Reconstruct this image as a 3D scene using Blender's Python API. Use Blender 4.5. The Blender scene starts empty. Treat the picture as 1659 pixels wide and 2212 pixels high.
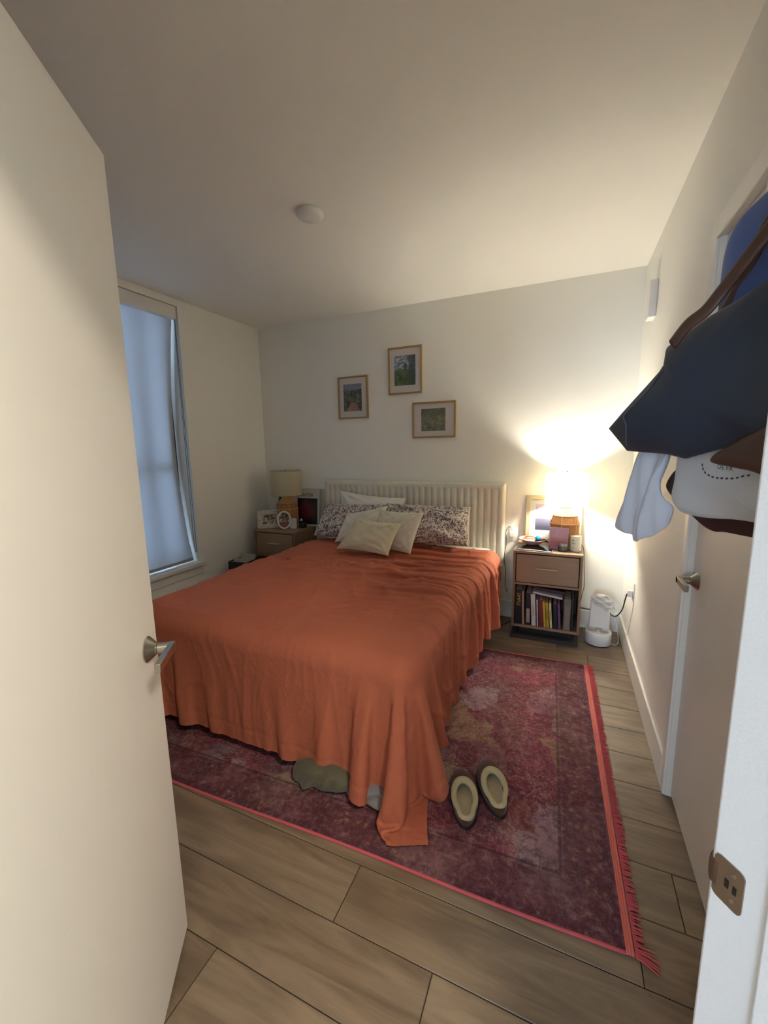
import bpy, bmesh, math, random
import numpy as np
from mathutils import Vector, Matrix, Quaternion
PI = math.pi
C = bpy.context.scene.collection
scene = bpy.context.scene
# ---------------------------------------------------------------- room measures (metres)
XL, XR, YB, ZC = -2.911, 0.442, 3.520, 2.654
HX, HY = -0.516, 0.017            # hinge of the entrance door
EX, EY = 0.200, 0.570             # strike-side jamb edge
# ---------------------------------------------------------------- camera
F_PX, YAW, PITCH, ROLL = 892.7, 0.4160, -0.1555, -0.0175
cam_d = bpy.data.cameras.new('camera'); cam = bpy.data.objects.new('camera', cam_d); C.objects.link(cam)
fw = Vector((-math.sin(YAW)*math.cos(PITCH), math.cos(YAW)*math.cos(PITCH), math.sin(PITCH)))
r0 = Vector((math.cos(YAW), math.sin(YAW), 0)); u0 = r0.cross(fw)
rt = r0*math.cos(ROLL)+u0*math.sin(ROLL); upv = rt.cross(fw)
mat = Matrix((rt, upv, -fw)).transposed().to_4x4(); mat.translation = (0, 0, 1.46)
cam.matrix_world = mat
cam_d.sensor_fit = 'VERTICAL'; cam_d.sensor_height = 24; cam_d.lens = 24*F_PX/2212; cam_d.clip_start = 0.02
scene.camera = cam
# ---------------------------------------------------------------- view, world, lights
vs = scene.view_settings
vs.view_transform = 'Standard'; vs.look = 'None'; vs.gamma = 1.0; vs.exposure = 1.18; vs.use_curve_mapping = False
scene.cycles.max_bounces = 10; scene.cycles.diffuse_bounces = 6; scene.cycles.use_denoising = True
SKY, LAMP_W, HALL_W, HALL2_W = 4.2, 15.8, 23.5, 78.0
w = bpy.data.worlds.new('overcast_sky'); scene.world = w; w.use_nodes = True
nt = w.node_tree; bg = nt.nodes['Background']
bg.inputs[0].default_value = (0.42, 0.60, 0.86, 1); bg.inputs[1].default_value = SKY
def lamp(name, kind, loc, power, color, **kw):
    l = bpy.data.lights.new(name, kind); l.energy = power; l.color = color
    for k, v in kw.items(): setattr(l, k, v)
    o = bpy.data.objects.new(name, l); o.location = loc; C.objects.link(o); return o
# the hallway's ceiling light, behind the camera
hl = lamp('hall_ceiling_light', 'AREA', (0.72, -0.10, 2.52), HALL_W, (1.0, 0.89, 0.71), shape='DISK', size=0.30)
# daylight from the living room window further back in the flat
hw = lamp('living_room_window_light', 'AREA', (-0.95, -5.70, 1.45), HALL2_W, (0.58, 0.75, 1.0), shape='RECTANGLE', size=1.5, size_y=1.5)
hw.rotation_euler = (PI/2, 0, -.18)
# ---------------------------------------------------------------- helpers
def tag(o, label=None, cat=None, group=None, kind=None):
    if label: o['label'] = label
    if cat: o['category'] = cat
    if group: o['group'] = group
    if kind: o['kind'] = kind
    return o
def thing(name, label, cat, loc=(0, 0, 0), rotz=0, group=None):
    o = bpy.data.objects.new(name, None); C.objects.link(o); o.empty_display_size = .05
    o.location = loc; o.rotation_euler = (0, 0, rotz); return tag(o, label, cat, group)
def obj(name, bm, m, parent=None, smooth=False, bevel=0, subsurf=0, angle=40):
    me = bpy.data.meshes.new(name)
    if isinstance(bm, bmesh.types.BMesh):
        bmesh.ops.recalc_face_normals(bm, faces=bm.faces[:]); bm.to_mesh(me); bm.free()
    else: me.from_pydata(*bm)
    o = bpy.data.objects.new(name, me); C.objects.link(o)
    for x in (m if isinstance(m, (list, tuple)) else [m]): me.materials.append(x)
    if parent: o.parent = parent
    if smooth or bevel or subsurf:
        for p in me.polygons: p.use_smooth = True
        if not subsurf and smooth != 'all':
            try: me.set_sharp_from_angle(angle=math.radians(angle))
            except Exception: pass
    if bevel:
        b = o.modifiers.new('bevel', 'BEVEL'); b.width = bevel; b.segments = 2; b.limit_method = 'ANGLE'; b.angle_limit = math.radians(35)
    if subsurf:
        s = o.modifiers.new('subdivision', 'SUBSURF'); s.levels = s.render_levels = subsurf
    return o
def struct(name, bm, m, parent=None, **kw):
    o = obj(name, bm, m, parent, **kw)
    if not parent: o['kind'] = 'structure'
    return o
def quad(bm, pts, mi=0):
    f = bm.faces.new([bm.verts.new(p) for p in pts]); f.material_index = mi; return f
def box(bm, x0, x1, y0, y1, z0, z1, mi=0, M=None):
    vs_ = [bm.verts.new((x, y, z)) for z in (z0, z1) for y in (y0, y1) for x in (x0, x1)]
    for f in ((0, 2, 3, 1), (4, 5, 7, 6), (0, 1, 5, 4), (2, 6, 7, 3), (0, 4, 6, 2), (1, 3, 7, 5)):
        bm.faces.new([vs_[i] for i in f]).material_index = mi
    if M is not None:
        for v in vs_: v.co = M @ v.co
    return vs_
def B(x0, x1, y0, y1, z0, z1, M=None):
    bm = bmesh.new(); box(bm, x0, x1, y0, y1, z0, z1, M=M); return bm
def prism(bm, pts, z0, z1, M=None, mi=0):
    a = [bm.verts.new((p[0], p[1], z0)) for p in pts]; b = [bm.verts.new((p[0], p[1], z1)) for p in pts]
    n = len(pts)
    bm.faces.new(a[::-1]).material_index = mi; bm.faces.new(b).material_index = mi
    for i in range(n): bm.faces.new((a[i], a[(i+1) % n], b[(i+1) % n], b[i])).material_index = mi
    if M is not None:
        for v in a+b: v.co = M @ v.co
    return bm
def lathe(bm, prof, n=40, M=None, mi=0, sy=1.0, cap=True):
    rings = []
    for r, z in prof:
        rings.append([bm.verts.new((r*math.cos(2*PI*i/n), sy*r*math.sin(2*PI*i/n), z)) for i in range(n)])
    for a, b in zip(rings, rings[1:]):
        for i in range(n): bm.faces.new((a[i], a[(i+1) % n], b[(i+1) % n], b[i])).material_index = mi
    if cap:
        for rg in (rings[0], rings[-1]):
            if True:
                try: bm.faces.new(rg).material_index = mi
                except Exception: pass
    if M is not None:
        for rg in rings:
            for v in rg: v.co = M @ v.co
    return bm
def spline(pts, n=8):
    P = [Vector(p) for p in pts]; P = [2*P[0]-P[1]]+P+[2*P[-1]-P[-2]]; out = []
    for i in range(1, len(P)-2):
        for k in range(n):
            t = k/n; a, b, c, d = P[i-1:i+3]
            out.append(.5*((2*b)+(c-a)*t+(2*a-5*b+4*c-d)*t*t+(3*b-3*c+d-a)*t*t*t))
    return out+[P[-2]]
def tube(bm, pts, r, n=8, flat=None, closed=False, mi=0, cap=True):
    """sweep a circle (or flattened ellipse) along points; r may be a list"""
    P = [Vector(p) for p in pts]; N = len(P); rings = []
    up = Vector((0, 0, 1)); prev = None
    for i in range(N):
        t = (P[(i+1) % N]-P[i-1]) if closed else (P[min(i+1, N-1)]-P[max(i-1, 0)])
        t.normalize()
        if prev is None:
            s = t.cross(up)
            if s.length < .1: s = t.cross(Vector((1, 0, 0)))
        else: s = prev-t*prev.dot(t)
        s.normalize(); prev = s; b = t.cross(s)
        rr = r[i] if isinstance(r, (list, tuple)) else r
        ra, rb = (rr, rr) if flat is None else (rr*flat[0], rr*flat[1])
        rings.append([bm.verts.new(P[i]+s*(ra*math.cos(2*PI*k/n))+b*(rb*math.sin(2*PI*k/n))) for k in range(n)])
    for i in range(N if closed else N-1):
        a, c = rings[i], rings[(i+1) % N]
        for k in range(n): bm.faces.new((a[k], a[(k+1) % n], c[(k+1) % n], c[k])).material_index = mi
    if cap and not closed:
        bm.faces.new(rings[0][::-1]).material_index = mi; bm.faces.new(rings[-1]).material_index = mi
    return bm
def grid_mesh(P, flip=False):
    """P: (N,M,3) array -> pydata"""
    N, M = P.shape[:2]
    idx = np.arange(N*M).reshape(N, M)
    q = np.stack([idx[:-1, :-1], idx[1:, :-1], idx[1:, 1:], idx[:-1, 1:]], -1).reshape(-1, 4)
    if flip: q = q[:, ::-1]
    return P.reshape(-1, 3).tolist(), [], q.tolist()
def text(name, s, size, m, parent, M, depth=.0004, sx=1.0, align='CENTER'):
    cu = bpy.data.curves.new(name, 'FONT'); cu.body = s; cu.size = size; cu.extrude = depth
    cu.align_x = align; cu.align_y = 'CENTER'
    t = bpy.data.objects.new(name, cu); C.objects.link(t)
    bpy.context.view_layer.update()
    me = bpy.data.meshes.new_from_object(t.evaluated_get(bpy.context.evaluated_depsgraph_get()))
    bpy.data.objects.remove(t)
    me.transform(Matrix.Diagonal((sx, 1, 1, 1))); me.transform(M)
    me.materials.clear(); me.materials.append(m)
    o = bpy.data.objects.new(name, me); C.objects.link(o); o.parent = parent; return o
# ---------------------------------------------------------------- materials
def L(c):
    return tuple(((x/255)/12.92 if x/255 <= .04045 else ((x/255+.055)/1.055)**2.4) for x in c)+(1,)
class NT:
    """tiny node builder"""
    def __init__(s, name):
        s.m = bpy.data.materials.new(name); s.m.use_nodes = True; s.t = s.m.node_tree
        s.b = s.t.nodes['Principled BSDF']; s.tc = s.t.nodes.new('ShaderNodeTexCoord')
    def n(s, kind, ins=None, **kw):
        x = s.t.nodes.new('ShaderNode'+kind)
        for k, v in kw.items(): setattr(x, k, v)
        for k, v in (ins or {}).items():
            if hasattr(v, 'node'): s.t.links.new(v, x.inputs[k])
            else: x.inputs[k].default_value = v
        return x
    def link(s, a, b): s.t.links.new(a, b)
    def map(s, scale=(1, 1, 1), rot=(0, 0, 0), loc=(0, 0, 0), src='Object'):
        return s.n('Mapping', {'Vector': s.tc.outputs[src], 'Scale': scale, 'Rotation': rot, 'Location': loc}).outputs[0]
    def noise(s, vec, scale, detail=3, rough=.5, dist=0, out='Fac'):
        return s.n('TexNoise', {'Vector': vec, 'Scale': scale, 'Detail': detail, 'Roughness': rough, 'Distortion': dist}).outputs[0 if out == 'Fac' else 1]
    def ramp(s, fac, stops, interp='LINEAR'):
        r = s.n('ValToRGB', {'Fac': fac}); e = r.color_ramp.elements; r.color_ramp.interpolation = interp
        while len(e) < len(stops): e.new(.5)
        for x, (p, c) in zip(e, stops): x.position = p; x.color = c
        return r.outputs[0]
    def mix(s, fac, a, b, mode='MIX'):
        x = s.n('Mix', data_type='RGBA', blend_type=mode)
        for i, v in ((0, fac), (6, a), (7, b)):
            if hasattr(v, 'node'): s.t.links.new(v, x.inputs[i])
            else: x.inputs[i].default_value = v
        return x.outputs[2]
    def math(s, op, a, b=0.0, c=0.0):
        x = s.n('Math', operation=op)
        for i, v in ((0, a), (1, b), (2, c)):
            if hasattr(v, 'node'): s.t.links.new(v, x.inputs[i])
            else: x.inputs[i].default_value = v
        return x.outputs[0]
    def bump(s, h, strength=.2, dist=.01):
        x = s.n('Bump', {'Height': h, 'Strength': strength, 'Distance': dist}); s.t.links.new(x.outputs[0], s.b.inputs['Normal'])
    def base(s, v):
        if hasattr(v, 'node'): s.t.links.new(v, s.b.inputs['Base Color'])
        else: s.b.inputs['Base Color'].default_value = v
    def fin(s, rough=.6, metal=0, **kw):
        s.b.inputs['Roughness'].default_value = rough; s.b.inputs['Metallic'].default_value = metal
        for k, v in kw.items(): s.b.inputs[k.replace('_', ' ')].default_value = v
        return s.m
BK, WH = (0, 0, 0, 1), (1, 1, 1, 1)
def plain(name, c, rough=.6, metal=0, var=.04, scale=30, bump=0, **kw):
    t = NT(name); c = L(c); n = t.noise(t.map(), scale, 4)
    t.base(t.mix(n, tuple(x*(1-var) for x in c[:3])+(1,), tuple(min(1, x*(1+var)) for x in c[:3])+(1,)))
    if bump: t.bump(n, bump, .004)
    return t.fin(rough, metal, **kw)
def paint(name, c, rough=.55, bscale=260, b=.12):
    t = NT(name); v = t.map(); n = t.noise(v, bscale, 3, .6); big = t.noise(v, 1.3, 2)
    c = L(c); t.base(t.mix(big, tuple(x*.975 for x in c[:3])+(1,), c)); t.bump(n, b, .002)
    return t.fin(rough)
def fabric(name, c, scale=700, rough=.9, var=.1, b=.3, sheen=.2):
    t = NT(name); v = t.map(); c = L(c)
    n = t.noise(v, scale, 2); n2 = t.noise(v, 9, 3)
    k = t.mix(n2, tuple(x*(1-var) for x in c[:3])+(1,), tuple(min(1, x*(1+var)) for x in c[:3])+(1,))
    t.base(t.mix(t.math('MULTIPLY', n, .35), k, tuple(x*.7 for x in c[:3])+(1,))); t.bump(n, b, .001)
    t.b.inputs['Sheen Weight'].default_value = sheen
    return t.fin(rough)
def wood(name, c1, c2, axis='x', rough=.5, scale=1.0):
    t = NT(name); sc = {'x': (1.2, 14, 14), 'y': (14, 1.2, 14), 'z': (14, 14, 1.2)}[axis]
    v = t.map(tuple(s*scale for s in sc)); n = t.noise(v, 2.2, 6, .6, .6); f = t.noise(v, 9, 4)
    k = t.mix(n, L(c1), L(c2)); t.base(t.mix(t.math('MULTIPLY', f, .3), k, L(c1))); t.bump(f, .08, .002)
    return t.fin(rough)
def glow(name, c, strength):
    t = NT(name); t.base(L(c)); t.b.inputs['Emission Color'].default_value = L(c); t.b.inputs['Emission Strength'].default_value = strength
    return t.fin(.5)
def glass(name, c=(1, 1, 1, 1), rough=.02):
    t = NT(name); t.base(c); return t.fin(rough, 0, Transmission_Weight=1.0, IOR=1.45)
def thin_glass(name):
    """clear pane: lets light straight through, with a faint reflection"""
    t = NT(name); t.t.nodes.remove(t.b)
    tr = t.n('BsdfTransparent'); gl = t.n('BsdfGlossy', {'Roughness': .03}); fr = t.n('Fresnel', {'IOR': 1.45})
    mx = t.n('MixShader', {0: t.math('MULTIPLY', fr.outputs[0], .7), 1: tr.outputs[0], 2: gl.outputs[0]})
    t.link(mx.outputs[0], t.t.nodes['Material Output'].inputs[0]); return t.m
M_wall = paint('wall_paint', (241, 240, 233))
M_ceil = paint('ceiling_paint', (241, 240, 233), .7, 340, .2)
M_trim = paint('trim_paint', (232, 230, 224), .35, 120, .03)
M_door = paint('door_paint', (226, 222, 214), .4, 300, .08)
M_white = plain('white_plastic', (232, 231, 228), .35)
M_black = plain('black_plastic', (18, 18, 20), .4)
M_steel = plain('brushed_nickel', (178, 172, 160), .28, 1.0, .06, 60)
M_glass = thin_glass('window_glass')
# ---------------------------------------------------------------- room shell
def wood_floor_material():
    t = NT('oak_plank'); at = t.n('Attribute', attribute_name='plank'); rnd = at.outputs['Fac']
    off = t.n('CombineXYZ', {0: t.math('MULTIPLY', rnd, 37.), 1: t.math('MULTIPLY', rnd, 91.), 2: 0.0}).outputs[0]
    v = t.n('VectorMath', {0: t.tc.outputs['Object'], 1: off}, operation='ADD').outputs[0]
    g = t.n('Mapping', {'Vector': v, 'Scale': (1.1, 9, 1)}).outputs[0]
    n1 = t.noise(g, 1.6, 5, .6, 1.6); n2 = t.noise(g, 7, 5, .65, .4)
    fine = t.noise(t.n('Mapping', {'Vector': v, 'Scale': (3, 60, 1)}).outputs[0], 6, 3)
    knots = t.noise(t.n('Mapping', {'Vector': v, 'Scale': (1.6, 4, 1)}).outputs[0], 1.5, 1)
    c = t.ramp(n1, [(.34, L((88, 71, 55))), (.5, L((128, 109, 87))), (.66, L((154, 135, 111)))])
    c = t.mix(t.math('MULTIPLY', n2, .45), c, L((112, 94, 76)))
    c = t.mix(t.ramp(knots, [(.55, BK), (.70, (.75,)*3+(1,))]), c, L((78, 62, 48)))
    c = t.mix(t.math('MULTIPLY', fine, .25), c, L((120, 102, 84)))
    c = t.mix(.30, c, t.ramp(rnd, [(0, L((108, 92, 76))), (.5, L((134, 116, 96))), (1, L((146, 130, 110)))]))
    t.base(c); t.bump(fine, .12, .002); return t.fin(.42)
M_floor = wood_floor_material()
M_gap = plain('plank_gap', (46, 36, 28), .8)
def floor_mesh():
    bm = bmesh.new(); lay = bm.faces.layers.float.new('plank'); rng = random.Random(4)
    X0, X1 = XL-.3, 1.9; Wd = .1925; y = .719-Wd*35; k = -35
    fixed = {1: -.602, 0: -.279, -1: -.885, 3: .394}
    bm.faces.new([bm.verts.new(p) for p in ((X0, -6.1, -.004), (X1, -6.1, -.004), (X1, YB+.2, -.004), (X0, YB+.2, -.004))]).material_index = 1
    while y < YB+.1:
        j = fixed.get(k, rng.uniform(-1.4, .4)); x = j-1.83*3
        while x < X1:
            a, b = max(x, X0), min(x+1.83, X1)
            if b-a > .01:
                g = .0011; e = .0016
                vs_ = [bm.verts.new(p) for p in ((a+g, y+g, -.002), (b-g, y+g, -.002), (b-g, y+Wd-g, -.002), (a+g, y+Wd-g, -.002),
                       (a+g+e, y+g+e, 0), (b-g-e, y+g+e, 0), (b-g-e, y+Wd-g-e, 0), (a+g+e, y+Wd-g-e, 0))]
                r = rng.random()
                for q in ((4, 5, 6, 7), (0, 1, 5, 4), (1, 2, 6, 5), (2, 3, 7, 6), (3, 0, 4, 7)):
                    f = bm.faces.new([vs_[i] for i in q]); f[lay] = r
            x += 1.83
        y += Wd; k += 1
    return bm
struct('floor', floor_mesh(), [M_floor, M_gap])
struct('ceiling', B(XL-.3, 1.9, -6.1, YB+.2, ZC, ZC+.1), M_ceil)
struct('wall_back', B(XL-.3, XR+.12, YB, YB+.12, 0, ZC), M_wall)
# window opening in the left wall
WY0, WY1, WZ0, WZ1, RD = 1.50, 2.565, .500, 2.600, .185
def wl():
    bm = bmesh.new(); x0, x1 = XL-.2, XL
    box(bm, x0, x1, -.62, WY0, 0, ZC); box(bm, x0, x1, WY1, YB, 0, ZC)
    box(bm, x0, x1, WY0, WY1, 0, WZ0-.03); box(bm, x0, x1, WY0, WY1, WZ1, ZC); return bm
struct('wall_left', wl(), M_wall)
# right wall with the closet door opening
DY0, DY1, DZ = 1.045, 1.865, 2.146
def wr():
    bm = bmesh.new(); x0, x1 = XR, XR+.12
    box(bm, x0, x1, DY1+.02, YB, 0, ZC); box(bm, x0, x1, .74, DY0-.02, 0, ZC); box(bm, x0, x1, DY0-.02, DY1+.02, DZ+.02, ZC); return bm
struct('wall_right', wr(), M_wall)
struct('wall_closet', B(XR+.55, XR+.6, .9, 2.1, 0, ZC), M_wall)
# entrance wall: runs at an angle and carries the door opening
DV = Vector((EX-HX, EY-HY, 0)); DW = DV.length; DV.normalize(); NV = Vector((-DV.y, DV.x, 0))    # NV points into the bedroom
def frame_m(o, xa, ya): return Matrix(((xa.x, ya.x, 0, o[0]), (xa.y, ya.y, 0, o[1]), (0, 0, 1, o[2]), (0, 0, 0, 1)))
MW = frame_m((HX, HY, 0), DV, NV)      # local x along the wall, y into the bedroom
def wf():
    bm = bmesh.new(); bx = lambda *a: box(bm, *a, M=MW)
    bx(DW, DW+.36, -.12, 0, 0, ZC); bx(-1.0, 0, -.12, 0, 0, ZC); bx(0, DW, -.12, 0, 2.165, ZC)
    return bm
o = struct('wall_front', wf(), M_wall, bevel=.006)
hp = MW @ Vector((-1.0, 0, 0))
struct('wall_front_left', B(XL-.2, hp.x+.04, hp.y-.12, hp.y, 0, ZC), M_wall)
# hallway behind the camera
struct('wall_hall_left', B(-2.1, -2.0, -6, hp.y, 0, ZC), M_wall)
struct('wall_hall_back', B(-2.1, 1.7, -6.1, -6, 0, ZC), M_wall)
struct('wall_hall_right', B(1.6, 1.7, -6, 1.2, 0, ZC), M_wall)
# painted jamb of the entrance on the strike side with its metal strike plate
def jamb():
    bm = bmesh.new(); box(bm, DW-.012, DW, -.135, .004, 0, 2.165, M=MW); box(bm, -.0, .012, -.135, .004, 0, 2.165, M=MW)
    box(bm, 0, DW, -.135, .004, 2.153, 2.165, M=MW)
    box(bm, DW-.024, DW-.011, -.135, -.062, 0, 2.153, M=MW)
    return bm
tr = struct('trim_1', jamb(), paint('jamb_paint', (226, 226, 226), .45, 200, .35), bevel=.004)
M_plate = plain('worn_strike_metal', (150, 132, 116), .35, .9, .2, 25)
SZ = .935
def strike():
    bm = bmesh.new(); n = 8; pts = []
    hw, hh, r = .017, .0285, .007; yc = -.018
    for cx_, cz_, a0 in ((hw-r, hh-r, 0), (-hw+r, hh-r, PI/2), (-hw+r, -hh+r, PI), (hw-r, -hh+r, 1.5*PI)):
        for i in range(n): a = a0+i*PI/2/(n-1); pts.append((yc+cx_+r*math.cos(a), cz_+r*math.sin(a)))
    Ms = MW @ Matrix(((0, 0, -1, DW-.012), (1, 0, 0, 0), (0, 1, 0, SZ), (0, 0, 0, 1)))
    prism(bm, pts, -.0005, .0018, Ms)
    # curved lip round the room-side edge
    tube(bm, [MW @ Vector((DW-.012+dx, .0005+dy, SZ)) for dx, dy in ((-.0016, -.006), (-.001, .002), (.003, .006), (.009, .008))], .017, 10, flat=(.09, 1.0))
    return bm
sp = struct('strike_plate', strike(), M_plate, tr, smooth=True)
hb = bmesh.new()
for yy, zz, w_, h_ in ((-.017, .000, .0045, .011), (-.026, -.001, .004, .010)): box(hb, DW-.0146, DW-.0125, yy-w_/2, yy+w_/2, SZ+zz-h_/2, SZ+zz+h_/2, M=MW)
struct('latch_slot', hb, M_black, sp)
hb = bmesh.new()
for zz in (.017, -.017): lathe(hb, [(.0028, 0), (.0024, .0010)], 12, MW @ Matrix(((0, 0, -1, DW-.0138), (1, 0, 0, -.024), (0, 1, 0, SZ+zz), (0, 0, 0, 1))))
struct('screw', hb, M_steel, sp)
# entrance door leaf, opened into the room
TX, TY = -1.006, .721
LV = Vector((TX-HX, TY-HY, 0)); LW = LV.length; LV.normalize(); LN = Vector((LV.y, -LV.x, 0))     # LN faces the camera side
ML = frame_m((HX, HY, 0), LV, LN)
leaf = struct('door_1', B(.0, LW, -.042, 0, .012, 2.134, ML), M_door, bevel=.0015)
def lever(side, name_par, M0, zc, sgn=1):
    """lever set on a door face: M0 local x = along door towards the latch edge, y = outwards"""
    bm = bmesh.new(); Mr = M0 @ Matrix(((1, 0, 0, 0), (0, 0, 1, 0), (0, -1, 0, zc), (0, 0, 0, 1)))
    lathe(bm, [(.0325, 0), (.033, .003), (.030, .006), (.019, .018), (.0145, .023), (.0145, .025)], 40, Mr)
    ro = struct('rosette', bm, M_steel, name_par, smooth=True, angle=30)
    bm = bmesh.new()
    lathe(bm, [(.0125, .024), (.0125, .0255)], 32, Mr)
    struct('collar', bm, M_black, name_par)
    bm = bmesh.new()
    lathe(bm, [(.0135, .0255), (.0135, .064), (.012, .066)], 32, Mr)
    box(bm, -sgn*.006 if sgn > 0 else .006, -sgn*.112 if sgn > 0 else .112, .0, .0, 0, 0) if False else None
    x0, x1 = sorted((sgn*.010, -sgn*.112))
    pts = [(x1 if sgn > 0 else x0, 0), ]
    bb = box(bm, x0, x1, .052, .066, zc-.0115, zc+.0115, M=M0)
    struct('lever', bm, M_steel, name_par, smooth=True, bevel=.002, angle=30)
lever(1, leaf, frame_m((HX, HY, 0), LV, LN) @ Matrix.Translation((LW-.070, 0, 0)), .957, 1)
# closet door with its frame, on the right wall
MC = frame_m((XR, 0, 0), Vector((0, 1, 0)), Vector((-1, 0, 0)))     # local x along +y, local y into the room
def casing():
    bm = bmesh.new(); c = .045
    box(bm, DY1-.004, DY1+c, 0, .012, 0, DZ+c+.02, M=MC); box(bm, DY0-c, DY0+.004, 0, .012, 0, DZ+c+.02, M=MC)
    box(bm, DY0+.004, DY1-.004, 0, .012, DZ-.004, DZ+c+.02, M=MC)
    return bm
def stops():
    bm = bmesh.new()
    box(bm, DY1-.004, DY1+.02, -.12, 0.001, 0, DZ+.02, M=MC); box(bm, DY0-.02, DY0+.004, -.12, 0.001, 0, DZ+.02, M=MC)
    box(bm, DY0-.02, DY1+.02, -.12, 0.001, DZ, DZ+.02, M=MC); return bm
d2 = struct('door_2', B(DY0+.006, DY1-.007, -.058, -.018, .012, DZ-.004, MC), M_door, bevel=.0015)
struct('trim_2', casing(), M_trim, bevel=.003)
struct('trim_3', stops(), M_trim)
lever(1, d2, MC @ Matrix.Translation((DY1-.075, -.018, 0)), .955, 1)
# window: frame, glass, sill with apron
M_wframe = plain('window_frame_dark', (52, 58, 66), .4)
wn = bmesh.new(); xw = XL-RD
for a in ((WY0, WY0+.05, WZ0, WZ1), (WY1-.085, WY1, WZ0, WZ1), (2.22, 2.27, WZ0, WZ1), (WY0, WY1, WZ0, WZ0+.05), (WY0, WY1, WZ1-.05, WZ1), (WY0, WY1, 1.30, 1.34)):
    box(wn, xw-.02, xw+.03, *a)
wo = struct('window_1', wn, M_wframe, bevel=.002)
struct('glass_pane', B(xw, xw+.006, WY0+.04, WY1-.04, WZ0+.04, WZ1-.04), M_glass, wo)
sb = bmesh.new(); box(sb, XL-RD, XL+.045, WY0-.05, WY1+.04, WZ0-.032, WZ0)
struct('window_sill', sb, M_trim, wo, bevel=.004)
struct('window_apron', B(XL, XL+.014, WY0-.03, WY1+.02, WZ0-.110, WZ0-.033), M_trim, wo, bevel=.002)
# baseboards
M_base = M_trim
struct('baseboard_back', B(XL, XR, YB-.013, YB, 0, .145), M_base, bevel=.004)
struct('baseboard_right', B(XR-.013, XR, DY1+.046, YB-.013, 0, .145), M_base, bevel=.004)
struct('baseboard_left', B(XL, XL+.013, -.5, YB-.013, 0, .145), M_base, bevel=.004)
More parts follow.
